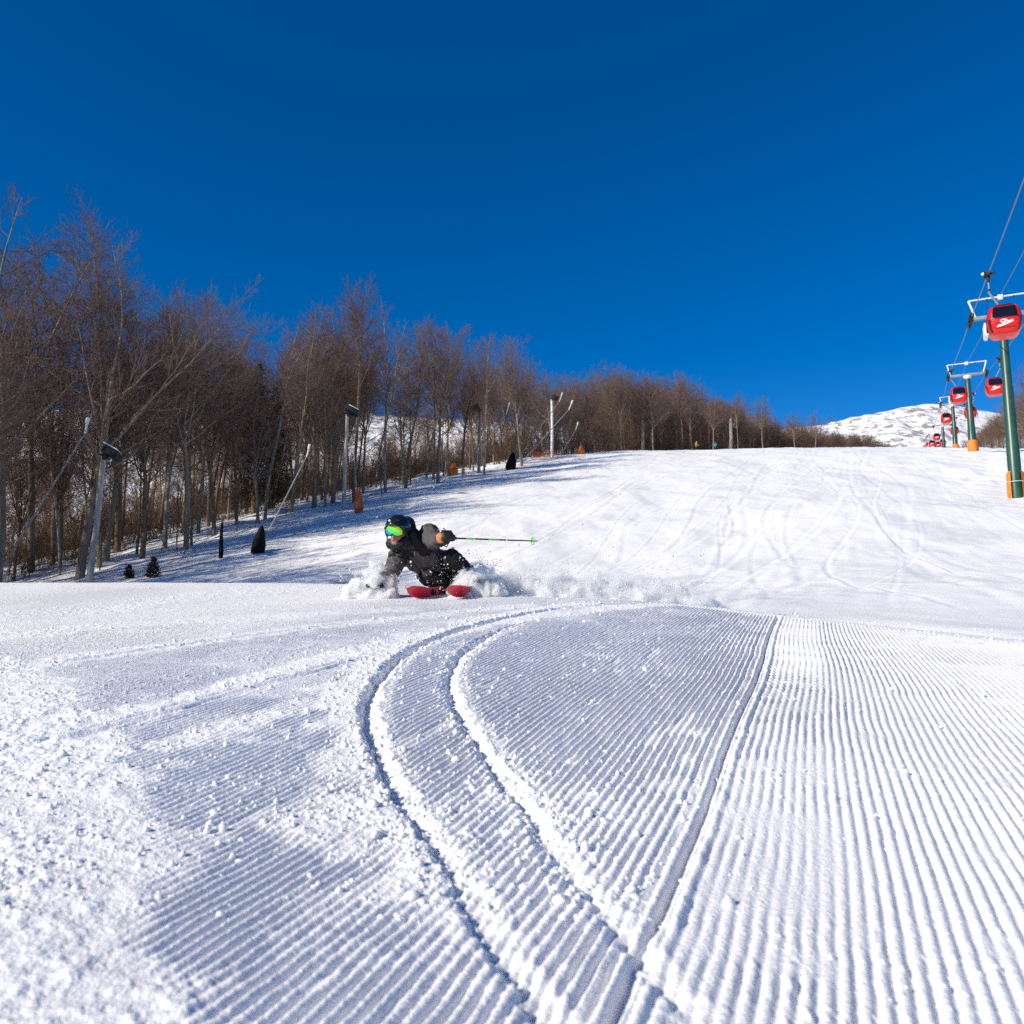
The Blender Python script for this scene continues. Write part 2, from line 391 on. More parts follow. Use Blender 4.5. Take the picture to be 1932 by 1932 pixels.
def snow_grid(Yv, Tv, lower=0.0):
    Yg, Tg = np.meshgrid(Yv, Tv, indexing='ij'); X = (Tg * Yg); Y = Yg
    z = base_h(X, Y)
    nf = sst(14, 11, Y)
    if nf.max() > 0:
        m = (nf > 0) & (np.abs(X) < 14)
        if m.any():
            d = np.zeros(X.shape); d[m] = near_detail(X[m].astype(np.float32).astype(float), Y[m]); z = z + d * nf
    und = .010 * vn(X * .9, Y * .9, 51) + .012 * vn(X * .45, Y * .5, 52)
    z = z + und * sst(14, 8, Y) * sst(.8, 2.0, Y) + far_detail(X, Y) - lower * sst(13.6, 12.7, Y)
    return np.stack([X, Y, z], -1).reshape(-1, 3)
DET = 1.0
edgeL = np.geomspace(.78, 4.0, 60)
T_near = np.concatenate([-edgeL[::-1], np.linspace(-.77, .77, int(1640 * DET)), edgeL])
Y_near = np.exp(np.arange(math.log(.75), math.log(13.0), .0024 / DET))
T_far = np.concatenate([-edgeL[::-1], np.linspace(-.77, .77, int(1000 * DET)), edgeL])
Y_far = np.exp(np.arange(math.log(12.6), math.log(900.0), .0046 / DET))
V1 = snow_grid(Y_near, T_near); F1 = grid_faces(len(Y_near), len(T_near))
V2 = snow_grid(Y_far, T_far, .022); F2 = grid_faces(len(Y_far), len(T_far)) + len(V1)
# the ground behind and beside the camera
xb = np.linspace(-60, 60, 121); yb = np.linspace(-40, .76, 60)
Xb, Yb = np.meshgrid(xb, yb); zb = np.maximum(-.66 + .12 * Yb, -8) + .02 * vn(Xb, Yb, 53) - .004
V3 = np.stack([Xb, Yb, zb], -1).reshape(-1, 3); F3 = grid_faces(60, 121) + len(V1) + len(V2)
o = link('snow_ground', np_mesh('snow_ground', np.concatenate([V1, V2, V3]), np.concatenate([F1, F2, F3])), M['snow'])
o['kind'] = 'structure'
del V1, V2, F1, F2

# loose crumbs of snow
def crumbs():
    g = np.random.default_rng(4)
    N = 90000
    Yc = np.exp(g.uniform(math.log(1.5), math.log(9.8), N)); X = g.uniform(-.72, .72, N) * Yc
    rm = rough_mask(X, Yc)
    dA, aA = seg_dist(X, Yc, TRK_A); dB, aB = seg_dist(X, Yc, TRK_B)
    p = .022 + .16 * rm + .8 * np.exp(-(np.abs(dA + .02) / .10) ** 2) + .55 * np.exp(-((dB - .02) / .10) ** 2) + .07 * np.exp(-(dA / .6) ** 2)
    p *= np.where(X > .36 * Yc - .1, .35, 1.0)
    keep = g.uniform(0, 1, N) < p * .5; X, Yc = X[keep], Yc[keep]; K = len(X)
    sz = np.exp(g.normal(math.log(.0040), .5, K)) * (Yc / 4) ** .25
    sz = np.clip(sz, .002, .012)
    big = [near_xy(398, 1548), near_xy(404, 1530), near_xy(392, 1560), near_xy(455, 1570), near_xy(420, 1556), near_xy(318, 1430), near_xy(303, 1442)]
    X = np.concatenate([X, [b[0] for b in big]]); Yc = np.concatenate([Yc, [b[1] for b in big]])
    sz = np.concatenate([sz, [.014, .011, .013, .010, .011, .008, .008]]); K = len(X)
    z = base_h(X, Yc) + near_detail(X, Yc) + .010 * vn(X * .9, Yc * .9, 51) + .012 * vn(X * .45, Yc * .5, 52)
    bm = bmesh.new(); bmesh.ops.create_icosphere(bm, subdivisions=1, radius=1)
    bv = np.array([v.co[:] for v in bm.verts]); bf = np.array([[v.index for v in f.verts] for f in bm.faces]); bm.free()
    jit = 1 + g.uniform(-.35, .35, (K, len(bv), 1))
    sc = g.uniform(.7, 1.3, (K, 1, 3)) * sz[:, None, None]
    V = bv[None] * jit * sc + np.stack([X, Yc, z + sz * .35], -1)[:, None, :]
    F = bf[None] + (np.arange(K) * len(bv))[:, None, None]
    o = link('snow_crumbs', np_mesh('snow_crumbs', V.reshape(-1, 3), F.reshape(-1, 3), True), M['snow_clump'])
    tag(o, 'loose white crumbs of snow scattered over the combed snow and beside the ski tracks', 'snow', kind='stuff')
crumbs()
# ------------------------------------------------------------------ light and sky
SUN_EL, SUN_AZ = R(30), R(-122)          # azimuth clockwise from +Y (the viewing direction)
w = bpy.data.worlds.new('World'); SC.world = w; w.use_nodes = True
nt = w.node_tree; bg = nt.nodes['Background']
sky = nt.nodes.new('ShaderNodeTexSky'); sky.sky_type = 'NISHITA'; sky.sun_disc = False
sky.sun_elevation = SUN_EL; sky.sun_rotation = SUN_AZ
sky.altitude = 2600; sky.air_density = 1.0; sky.dust_density = 0.0; sky.ozone_density = 4.0
hs = nt.nodes.new('ShaderNodeHueSaturation'); hs.inputs['Saturation'].default_value = 1.36; hs.inputs['Value'].default_value = 1.0; hs.inputs['Hue'].default_value = .506
nt.links.new(sky.outputs['Color'], hs.inputs['Color']); nt.links.new(hs.outputs['Color'], bg.inputs['Color'])
bg.inputs['Strength'].default_value = .116
sl = bpy.data.lights.new('sun', 'SUN'); so = bpy.data.objects.new('sun', sl); COL.objects.link(so)
sl.energy = 5.0; sl.angle = R(.53); sl.color = (1.0, .915, .775)
sd = Vector((math.sin(SUN_AZ) * math.cos(SUN_EL), math.cos(SUN_AZ) * math.cos(SUN_EL), math.sin(SUN_EL)))
so.rotation_euler = sd.to_track_quat('Z', 'Y').to_euler()
SC.view_settings.view_transform = 'Standard'; SC.view_settings.look = 'None'; SC.view_settings.gamma = 1
SC.view_settings.exposure = 0.15
SC.render.engine = 'CYCLES'
SC.cycles.max_bounces = 12; SC.cycles.diffuse_bounces = 4; SC.cycles.glossy_bounces = 2; SC.cycles.volume_bounces = 10; SC.cycles.volume_step_rate = .35; SC.cycles.volume_max_steps = 256; SC.cycles.transmission_bounces = 3
SC.cycles.caustics_reflective = False; SC.cycles.caustics_refractive = False
SC.cycles.use_denoising = False

# ------------------------------------------------------------------ the snowy mountain behind
def mountain():
    tx = [-900, -300, 0, 300, 620, 900, 1100, 1300, 1500, 1560, 1640, 1700, 1750, 1800, 1850, 1890, 1932, 2200, 2800]
    ty = [775, 772, 770, 772, 784, 790, 812, 822, 806, 800, 782, 769, 761, 764, 772, 779, 784, 800, 830]
    tt = [ray(x, 800)[0] for x in tx]; mm = [ray(x, y)[1] for x, y in zip(tx, ty)]
    T = np.linspace(-1.3, 1.3, 900); D = np.linspace(0, 1, 150)
    Tg, Dg = np.meshgrid(T, D)
    Y = 560 + 620 * Dg + 60 * vn(Tg * 3, Dg * 0, 60)
    crest = .72
    top = np.interp(Tg, tt, mm)
    prof = np.where(Dg < crest, .055 + (top - .055) * (Dg / crest) ** .75, top - (Dg - crest) * .5)
    z = prof * Y
    X = Tg * Y
    e = sst(0, .15, Dg) * np.where(Dg > crest, 1, sst(1.02, .75, Dg / crest) * .8 + .2)
    e = e * np.where(Tg > .30, .45, 1.0)
    z = z + e * (9 * vn(X / 60, Y / 60, 61) + 5 * vn(X / 22, Y / 26, 62) + 3.2 * vn(X / 9, Y / 9, 63) + 1.6 * vn(X / 4, Y / 5, 64))
    m = bpy.data.materials.new('mountain_snow'); m.use_nodes = True; nt = m.node_tree; b = nt.nodes['Principled BSDF']
    b.inputs['Roughness'].default_value = .8; b.inputs['Specular IOR Level'].default_value = .1
    tc = nt.nodes.new('ShaderNodeTexCoord')
    def noise(scale, lo, hi, det=6):
        n = nt.nodes.new('ShaderNodeTexNoise'); n.inputs['Scale'].default_value = scale; n.inputs['Detail'].default_value = det; n.inputs['Roughness'].default_value = .65
        nt.links.new(tc.outputs['Object'], n.inputs['Vector'])
        r = nt.nodes.new('ShaderNodeMapRange'); r.inputs['From Min'].default_value = lo; r.inputs['From Max'].default_value = hi
        nt.links.new(n.outputs['Fac'], r.inputs['Value']); return r.outputs['Result']
    a = noise(.10, .49, .58); c = noise(.02, .36, .52)
    mu = nt.nodes.new('ShaderNodeMath'); mu.operation = 'MULTIPLY'; nt.links.new(a, mu.inputs[0]); nt.links.new(c, mu.inputs[1])
    mx = nt.nodes.new('ShaderNodeMix'); mx.data_type = 'RGBA'
    nt.links.new(mu.outputs[0], mx.inputs['Factor'])
    mx.inputs['A'].default_value = (.86, .87, .90, 1); mx.inputs['B'].default_value = (.30, .27, .25, 1)
    nt.links.new(mx.outputs['Result'], b.inputs['Base Color'])
    o = link('mountain', np_mesh('mountain', np.stack([X, Y, z], -1).reshape(-1, 3), grid_faces(150, 900)), m)
    o['kind'] = 'structure'
mountain()
# ------------------------------------------------------------------ trees
def grow(rg, p, d, L, r0, r1, n, wob, up, store):
    pts = [(p.copy(), d.copy(), r0)]
    for i in range(n):
        d = (d + Vector((rg.gauss(0, wob), rg.gauss(0, wob), rg.gauss(0, wob) + up))).normalized()
        q = p + d * (L / n); ra = r0 + (r1 - r0) * i / n; rb = r0 + (r1 - r0) * (i + 1) / n
        store.append((p.x, p.y, p.z, q.x, q.y, q.z, ra, rb)); p = q; pts.append((p.copy(), d.copy(), rb))
    return pts
def side_dir(rg, d, ang, az):
    a = d.orthogonal().normalized(); b = d.cross(a)
    return (d * math.cos(ang) + (a * math.cos(az) + b * math.sin(az)) * math.sin(ang)).normalized()
def lerp_pts(pts, t):
    k = t * (len(pts) - 1); i = min(int(k), len(pts) - 2); f = k - i
    return pts[i][0].lerp(pts[i + 1][0], f), pts[i][1].lerp(pts[i + 1][1], f).normalized(), pts[i][2] + (pts[i + 1][2] - pts[i][2]) * f
def tree_segs(seed, H=18, fork=.5, leaders=3, lang=22, spread=1.0, dens=1.0, low=.38, rbase=.2, tw=1.0, up=.085, ang=0):
    rg = random.Random(seed); T, C = [], []
    tr = grow(rg, Vector((0, 0, -.5)), Vector((rg.gauss(0, .03), rg.gauss(0, .03), 1)).normalized(), H * fork + .5, rbase, rbase * .62, 8, .035, .02, T)
    stems = [(tr, low / fork if low < fork else .8, .35)]
    az = rg.uniform(0, 6.28)
    for k in range(leaders):
        az += 6.28 / leaders + rg.gauss(0, .4)
        a = R(rg.uniform(3, 9)) if k == 0 else R(lang * rg.uniform(.7, 1.25))
        L = H * (1 - fork) * (1.0 if k == 0 else rg.uniform(.75, .98))
        rr = rbase * .62 * (.85 if k == 0 else rg.uniform(.5, .7))
        pts = grow(rg, tr[-1][0].copy(), side_dir(rg, tr[-1][1], a, az), L, rr, rr * .12, 8, .07, .05, T)
        stems.append((pts, .06, 1.0))
    for pts, t0, w in stems:
        nb = int((20 if w == 1.0 else 9) * dens * rg.uniform(.85, 1.15)); a0 = rg.uniform(0, 6.28)
        for j in range(nb):
            t = t0 + (1 - t0) * (j + rg.random()) / nb
            p, d, r = lerp_pts(pts, min(t, .99)); a0 += 2.4 + rg.gauss(0, .3)
            zf = p.z / H
            L = H * spread * .24 * (1.15 - .75 * max(0, zf - .5) / .5) * rg.uniform(.6, 1.1) * (1.0 if w == 1 else 1.05)
            if zf > .93: L *= .6
            rb = min(r * .55, .012 + L * .011)
            b = grow(rg, p, side_dir(rg, d, R(rg.uniform(32, 58) + ang), a0), L, rb, .010, 5, .12, up, C if rb < .05 else T)
            n3 = int(rg.uniform(9, 13) * min(1.3, L / 3 + .35)); a1 = rg.uniform(0, 6.28)
            for q in range(n3):
                t3 = .18 + .82 * (q + rg.random()) / n3; p3, d3, r3 = lerp_pts(b, min(t3, .995)); a1 += 2.4 + rg.gauss(0, .4)
                L3 = L * rg.uniform(.28, .46) * (1.15 - .5 * t3)
                c = grow(rg, p3, side_dir(rg, d3, R(rg.uniform(25, 55)), a1), L3, min(r3 * .7, .014 * tw), .007 * tw, 2, .13, .09, C)
                n4 = rg.randint(5, 8); a2 = rg.uniform(0, 6.28)
                for s in range(n4):
                    t4 = .15 + .85 * (s + rg.random()) / n4; p4, d4, _ = lerp_pts(c, min(t4, .995)); a2 += 2.4
                    grow(rg, p4, side_dir(rg, d4, R(rg.uniform(22, 50)), a2), L3 * rg.uniform(.25, .55), .0068 * tw, .0035 * tw, 1, .1, .08, C)
    return T, C
PROTO = []
SPECS = [dict(fork=.42, leaders=3, lang=32, rbase=.23, up=.05, ang=12, low=.3), dict(fork=.5, leaders=3, lang=16, spread=.85, rbase=.19), dict(fork=.36, leaders=4, lang=30, rbase=.25, dens=.9, up=.04, ang=14),
         dict(fork=.55, leaders=2, lang=18, rbase=.17, spread=.8), dict(fork=.58, leaders=3, lang=34, rbase=.18, spread=.95, up=.03, ang=16, low=.25), dict(fork=.42, leaders=4, lang=18, rbase=.22, spread=.9),
         dict(fork=.62, leaders=3, lang=20, rbase=.16, spread=.7, low=.5), dict(fork=.48, leaders=4, lang=38, rbase=.2, spread=1.05, up=.045, ang=10), dict(fork=.66, leaders=2, lang=24, rbase=.15, spread=.75, low=.55, dens=.8),
         dict(fork=.35, leaders=5, lang=22, rbase=.22, spread=.95, dens=.85)]
for i, sp in enumerate(SPECS):
    T, C = tree_segs(100 + i, **sp)
    tm = np_mesh('trunk', *tubes_np(T, 8)); cm = np_mesh('crown', *tubes_np(C, 3))
    tm.materials.append(M[['bark_grey', 'bark_brown', 'bark_grey', 'bark_pale', 'bark_brown'][i % 5]]); cm.materials.append(M['twig' if i % 3 else 'twig_brown'])
    ht = max(t[5] for t in T + C)
    PROTO.append((tm, cm, ht))
def tree(x_or_p, Yd, h, proto, label, group, name='bare_tree', rot=None, lean=None, wide=1.0):
    p = x_or_p if Yd is None else gpt(x_or_p, Yd)
    tm, cm, ht = PROTO[proto]
    t = thing(name, label, 'tree', p, rnd.uniform(0, 6.28) if rot is None else rot, group, h / ht)
    if wide != 1.0: t.scale = (h / ht * wide, h / ht * wide, h / ht)
    if lean: t.rotation_euler[0], t.rotation_euler[1] = lean
    for nm, me in (('trunk', tm), ('crown', cm)):
        c = bpy.data.objects.new(nm, me); COL.objects.link(c); c.parent = t
    return t
SKY_X = [-60, 0, 60, 78, 100, 210, 258, 275, 345, 430, 470, 492, 540, 600, 660, 690, 750, 790, 830, 890, 930, 985, 1025, 1080, 1180, 1300, 1330, 1440, 1460, 1530, 1552, 1640, 1700, 1720, 1780, 1800, 1850, 1870, 1900, 1932, 2000]
SKY_Y = [330, 345, 430, 470, 430, 412, 440, 560, 535, 570, 650, 620, 572, 552, 535, 562, 570, 612, 602, 640, 660, 632, 690, 702, 684, 692, 738, 748, 778, 772, 802, 812, 838, 842, 842, 832, 800, 782, 752, 690, 640]
def max_h(p, slack=0):
    """the height that reaches the wood's outline as seen in the photograph"""
    v = FL * ((p.x / p.y) * 0); t = p.x / p.y
    x = (t * FL * CT + .5) * 1932
    for _ in range(3):
        y = float(np.interp(x, SKY_X, SKY_Y)); dy = FL * CT - (.5 - y / 1932) * ST; x = (t * dy + .5) * 1932
    return ray(x, y + slack)[1] * p.y - p.z
def edge_n(s): return float(np.interp(s, [0, 110, 150, 200, 260, 340, 420, 520], [-42.5, -42, -37, -34, -30, -8, 24, 40]))
# trees that can be told apart, by their place along the edge of the wood
NOTE = [(-8, 318, 50, 0, 'tallest bare tree, cut by the left edge of the photo'),
 (58, 445, 57, 5, 'tall thin bare tree between the leftmost tree and the big forked tree'),
 (148, 412, 51, 2, 'big forked tree with thick pale limbs right of the leftmost trees'),
 (222, 415, 62, 1, 'tall tree with fine upright crown just behind the big forked tree'),
 (268, 555, 56, 9, 'lower bushy tree over the snow-capped lamp of the near wooden pole'),
 (312, 560, 60, 3, 'pale slim tree with an open crown left of the dip in the tree line'),
 (350, 532, 57, 7, 'wide open-crowned tree in the middle of the left wood'),
 (404, 548, 63, 4, 'tree with a flat ragged top, last before the low dip in the tree line'),
 (448, 622, 68, 6, 'slim tree at the lowest dip of the left tree line, beside a dark spruce'),
 (500, 612, 70, 8, 'thin whippy tree just right of the dip in the tree line'),
 (548, 572, 73, 5, 'broad rounded tree, left one of the twin round crowns'),
 (592, 552, 75, 0, 'dark twin-limbed tree between two round crowns left of the second lamp pole'),
 (628, 556, 77, 2, 'tree with a pointed reddish crown behind the second lamp pole'),
 (668, 530, 74, 6, 'very tall straight tree right beside the second lamp pole'),
 (728, 552, 81, 3, 'pale-stemmed tree with a loose top above the gap to the snowy mountain'),
 (765, 590, 86, 1, 'narrow brown tree above the helmet of the skier'),
 (826, 600, 88, 0, 'thick straight trunk with a full crown left of the orange bag'),
 (874, 628, 98, 9, 'smaller tree behind the lance that rises from the orange bag'),
 (914, 640, 97, 8, 'dark trunk standing next to the grey steel lamp pole'),
 (985, 630, 106, 5, 'tall egg-shaped tree, last high crown before the tree line drops'),
 (1042, 692, 122, 7, 'tree just behind the white lamp pole with two lances'),
 (1108, 688, 142, 9, 'dense round-topped tree right of the white lamp pole'),
 (1180, 682, 156, 4, 'first of the airy trees above the brow of the piste'),
 (1232, 690, 160, 2, 'airy tree with pale upper limbs over the small dark lamp pole'),
 (1288, 690, 170, 1, 'airy tree standing left of the yellow-clad skier'),
 (1345, 738, 184, 5, 'smaller tree behind the yellow-clad and blue-clad skiers'),
 (1392, 740, 192, 3, 'pale-stemmed tree right of the two distant skiers'),
 (1440, 748, 205, 7, 'tree with a thin fan of twigs over the brow'),
 (1500, 772, 235, 0, 'small purple-brown tree near the end of the left tree line'),
 (1538, 770, 250, 2, 'last tree standing up from the left tree line before the snowy mountain')]
taken = []
for x, yt, Y, pr, lab in NOTE:
    p = gpt(x, Y); n = p.x * CP - p.y * SP
    h = ray(x, yt)[1] * p.y - p.z
    tree(p, None, h, pr, lab, 'bare trees at the edge of the wood', wide=1.0 if h < 17 else .92); taken.append((p.x, p.y))
def free(x, y, d): return all((x - a) ** 2 + (y - b) ** 2 > d * d for a, b in taken)
def in_view(p, mg=.06): return abs(p.x / p.y) < .615 + mg
cnt = 0
for k in range(4000):        # the left wood
    if cnt >= 132: break
    s = rnd.uniform(18, 125); n = edge_n(s) - abs(rnd.gauss(0, 1)) * 16 - .5
    x, y = s * SP + n * CP, s * CP - n * SP
    p = Vector((x, y, 0))
    if n < -84 or y < 38 or not in_view(p) or not free(x, y, 1.9): continue
    xx = (x / y * .81 + .5) * 1932
    if 655 < xx < 900 and n < edge_n(s) - 7: continue
    p.z = ground(x, y); mh = max_h(p, 14)
    h = min(rnd.uniform(10, 21), mh * rnd.uniform(.80, 1.0))
    if h < 5: continue
    near = n > edge_n(s) - 9
    lab = ('slim bare tree among the front rows of the left wood' if near else 'bare tree standing deep inside the left wood behind the front rows')
    tree(p, None, h, rnd.choice([0, 1, 2, 3, 4, 5, 6, 6, 7, 8, 8, 9]), lab, 'front trees of the left wood' if near else 'trees deep in the left wood', wide=rnd.uniform(.75, 1.0))
    taken.append((x, y)); cnt += 1
cnt = 0
for k in range(3000):        # the same wood goes on outside the left edge and shades the piste
    if cnt >= 46: break
    s = rnd.uniform(-14, 44); n = edge_n(s) - abs(rnd.gauss(0, 1)) * 12
    x, y = s * SP + n * CP, s * CP - n * SP
    if y < 8 or x / y > -.69 or not free(x, y, 2.6): continue
    tree(Vector((x, y, ground(x, y))), None, rnd.uniform(13, 21), rnd.randrange(10), 'bare tree added out of view on the left to shade the piste', 'trees beyond the left edge'); taken.append((x, y)); cnt += 1
cnt = 0
for k in range(3000):  # extra trees out of view, added for the shade they throw on the piste
    if cnt >= 13: break
    x, y = rnd.uniform(-40, -17), rnd.uniform(20, 41)
    if x / y > -.68 or x * CP - y * SP > -30 or not free(x, y, 2.4): continue
    tree(Vector((x, y, ground(x, y))), None, rnd.uniform(15, 21), rnd.randrange(10), 'bare tree added out of view on the left to shade the piste', 'trees beyond the left edge'); taken.append((x, y)); cnt += 1
cnt = 0
for k in range(4000):        # the wood along the brow of the piste
    if cnt >= 105: break
    s = rnd.uniform(118, 300); n = edge_n(s) - abs(rnd.gauss(0, 1)) * 12 - .5
    x, y = s * SP + n * CP, s * CP - n * SP; p = Vector((x, y, 0))
    if not free(x, y, 2.4): continue
    p.z = ground(x, y); h = min(rnd.uniform(14, 21), max_h(p, 6) * rnd.uniform(.86, 1.0))
    if h < 4: continue
    tree(p, None, h, rnd.choice([0, 1, 2, 4, 5, 7, 9]), 'bare brown tree in the dense wood along the brow of the piste', 'trees along the brow of the piste'); taken.append((x, y)); cnt += 1
cnt = 0
for k in range(3000):        # the wood to the right of the lift
    if cnt >= 34: break
    y = rnd.uniform(120, 300); t = rnd.uniform(.545, .66); x = t * y; n = x * CP - y * SP
    p = Vector((x, y, 0))
    if n < 24 or not free(x, y, 2.4): continue
    p.z = ground(x, y); h = min(rnd.uniform(12, 20), max_h(p, 4) * rnd.uniform(.8, 1.0))
    if h < 4: continue
    tree(p, None, h, rnd.randrange(10), 'bare brown tree in the wood right of the lift towers', 'trees right of the lift'); taken.append((x, y)); cnt += 1

# far part of the wood: one brown mass
def far_wood():
    g = random.Random(77); base = []
    for sd in range(5):
        T, C = tree_segs(300 + sd, H=15, fork=.4, leaders=3, dens=.5, tw=2.2, rbase=.17)
        C = [c for i, c in enumerate(C) if i % 3 != 1]
        base.append(np.array(T + C, np.float32))
    out = []
    def put(x, y, h, b):
        A = base[b].copy(); a = g.uniform(0, 6.28); c, s_ = math.cos(a), math.sin(a); k = h / 15.5
        for o_ in (0, 3):
            px, py = A[:, o_].copy(), A[:, o_ + 1].copy()
            A[:, o_] = (px * c - py * s_) * k + x; A[:, o_ + 1] = (px * s_ + py * c) * k + y; A[:, o_ + 2] = A[:, o_ + 2] * k + ground(x, y)
        A[:, 6:] *= k; out.append(A)
    c = 0
    for k in range(6000):
        if c >= 620: break
        s = g.uniform(150, 300) if k % 5 == 0 else g.uniform(285, 500); n = edge_n(s) - abs(g.gauss(0, 1)) * 22 - 1
        x, y = s * SP + n * CP, s * CP - n * SP
        p = Vector((x, y, ground(x, y))); h = min(g.uniform(9, 16), max_h(p, 4) * g.uniform(.80, 1.0))
        if h < 2.5 or x / y < .0: continue
        put(x, y, h, g.randrange(5)); c += 1
    c = 0
    for k in range(3000):
        if c >= 110: break
        y = g.uniform(180, 420); t = g.uniform(.535, .70); x = t * y; n = x * CP - y * SP
        if n < 26: continue
        p = Vector((x, y, ground(x, y))); h = min(g.uniform(9, 16), max_h(p, 6) * g.uniform(.7, 1.0))
        if h < 2.5: continue
        put(x, y, h, g.randrange(5)); c += 1
    c = 0
    for k in range(3000):    # behind the left wood, where the ground falls away
        if c >= 150: break
        s = g.uniform(30, 150); n = g.uniform(-125, -66); x, y = s * SP + n * CP, s * CP - n * SP
        p = Vector((x, y, ground(x, y)))
        if abs(x / y) > .72 or y < 50: continue
        # keep the window to the snowy mountain open
        xx = (x / y * .81 + .5) * 1932
        h = min(g.uniform(9, 15), ray(xx, 805 if 640 < xx < 900 else 745)[1] * y - p.z)
        if h < 3: continue
        put(x, y, h, g.randrange(5)); c += 1
    o = link('far_wood', np_mesh('far_wood', *tubes_np(np.concatenate(out), 3)), M['twig_brown'])
    tag(o, 'brown mass of bare trees closing the wood in the distance', 'wood', kind='stuff')
far_wood()
def undergrowth():
    g = random.Random(9); segs = []
    c = 0
    for k in range(20000):
        if c >= 2600: break
        s = g.uniform(20, 130); n = edge_n(s) - 7 - abs(g.gauss(0, 1)) * 18
        x, y = s * SP + n * CP, s * CP - n * SP
        if y < 40 or abs(x / y) > .68: continue
        z = ground(x, y); c += 1
        h = g.uniform(1.0, 5.5) * (1 if n < edge_n(s) - 10 else .55)
        for q in range(g.randint(2, 4)):
            st = grow(g, Vector((x + g.gauss(0, .2), y + g.gauss(0, .2), z - .2)), Vector((g.gauss(0, .22), g.gauss(0, .22), 1)).normalized(), h * g.uniform(.6, 1), .016, .006, 4, .1, .02, segs)
            for j in range(9):
                p, d, r = lerp_pts(st, g.uniform(.2, .98))
                b = grow(g, p, side_dir(g, d, R(g.uniform(25, 65)), g.uniform(0, 6.28)), h * g.uniform(.1, .3), .008, .005, 2, .15, .05, segs)
                for jj in range(3):
                    p2, d2, _ = lerp_pts(b, g.uniform(.2, .98)); grow(g, p2, side_dir(g, d2, R(40), g.uniform(0, 6.28)), h * .07, .006, .004, 1, .1, .05, segs)
    c = 0
    for k in range(20000):      # taller brush along the brow
        if c >= 1000: break
        s = g.uniform(104, 330); n = edge_n(s) - 1 - abs(g.gauss(0, 1)) * 9
        x, y = s * SP + n * CP, s * CP - n * SP; z = ground(x, y); c += 1
        h = min(g.uniform(3, 9), max_h(Vector((x, y, z)), 10))
        if h < 1: continue
        for q in range(3):
            st = grow(g, Vector((x + g.gauss(0, .5), y + g.gauss(0, .5), z - .2)), Vector((g.gauss(0, .2), g.gauss(0, .2), 1)).normalized(), h * g.uniform(.6, 1), .035, .012, 4, .1, .02, segs)
            for j in range(9):
                p, d, r = lerp_pts(st, g.uniform(.1, .98))
                b = grow(g, p, side_dir(g, d, R(g.uniform(25, 60)), g.uniform(0, 6.28)), h * g.uniform(.12, .3), .016, .010, 2, .15, .06, segs)
                for jj in range(3):
                    p2, d2, _ = lerp_pts(b, g.uniform(.2, .98)); grow(g, p2, side_dir(g, d2, R(40), g.uniform(0, 6.28)), h * .08, .012, .008, 1, .1, .06, segs)
    o = link('undergrowth', np_mesh('undergrowth', *tubes_np(segs, 3)), M['brush'])
    tag(o, 'tangle of brown leafless brush between the trunks of the left wood', 'undergrowth', kind='stuff')
undergrowth()
# saplings on the open snow in front of the wood
SAP = []
for i in range(5):
    rg = random.Random(60 + i); T, C = [], []
    tr = grow(rg, Vector((0, 0, -.3)), Vector((0, 0, 1)), 5.3, .045, .012, 7, .06, .01, T)
    for j in range(16):
        p, d, r = lerp_pts(tr, rg.uniform(.3, .99)); b = grow(rg, p, side_dir(rg, d, R(rg.uniform(30, 60)), rg.uniform(0, 6.28)), rg.uniform(.4, 1.2), r * .5, .005, 3, .12, .08, C)
        for jj in range(5):
            p2, d2, _ = lerp_pts(b, rg.uniform(.2, .98)); grow(rg, p2, side_dir(rg, d2, R(40), rg.uniform(0, 6.28)), rg.uniform(.15, .4), .006, .004, 1, .1, .05, C)
    tm = np_mesh('trunk', *tubes_np(T, 6)); cm = np_mesh('crown', *tubes_np(C, 3)); tm.materials.append(M['bark_brown']); cm.materials.append(M['twig_brown']); SAP.append((tm, cm))
cnt = 0
for k in range(2000):
    if cnt >= 46: break
    s = rnd.uniform(16, 92); n = edge_n(s) + rnd.uniform(-12, 1.8)
    x, y = s * SP + n * CP, s * CP - n * SP
    if y < 34 or abs(x / y) > .63 or not free(x, y, .7): continue
    t = thing('sapling', 'thin leafless sapling rising from the shaded snow at the front of the wood', 'sapling', (x, y, ground(x, y)), rnd.uniform(0, 6.28), 'saplings at the front of the wood', rnd.uniform(.5, 1.25))
    t.rotation_euler[0], t.rotation_euler[1] = rnd.gauss(0, .08), rnd.gauss(0, .08)
    for nm, me in zip(('trunk', 'crown'), SAP[cnt % 5]):
        c = bpy.data.objects.new(nm, me); COL.objects.link(c); c.parent = t
    taken.append((x, y)); cnt += 1
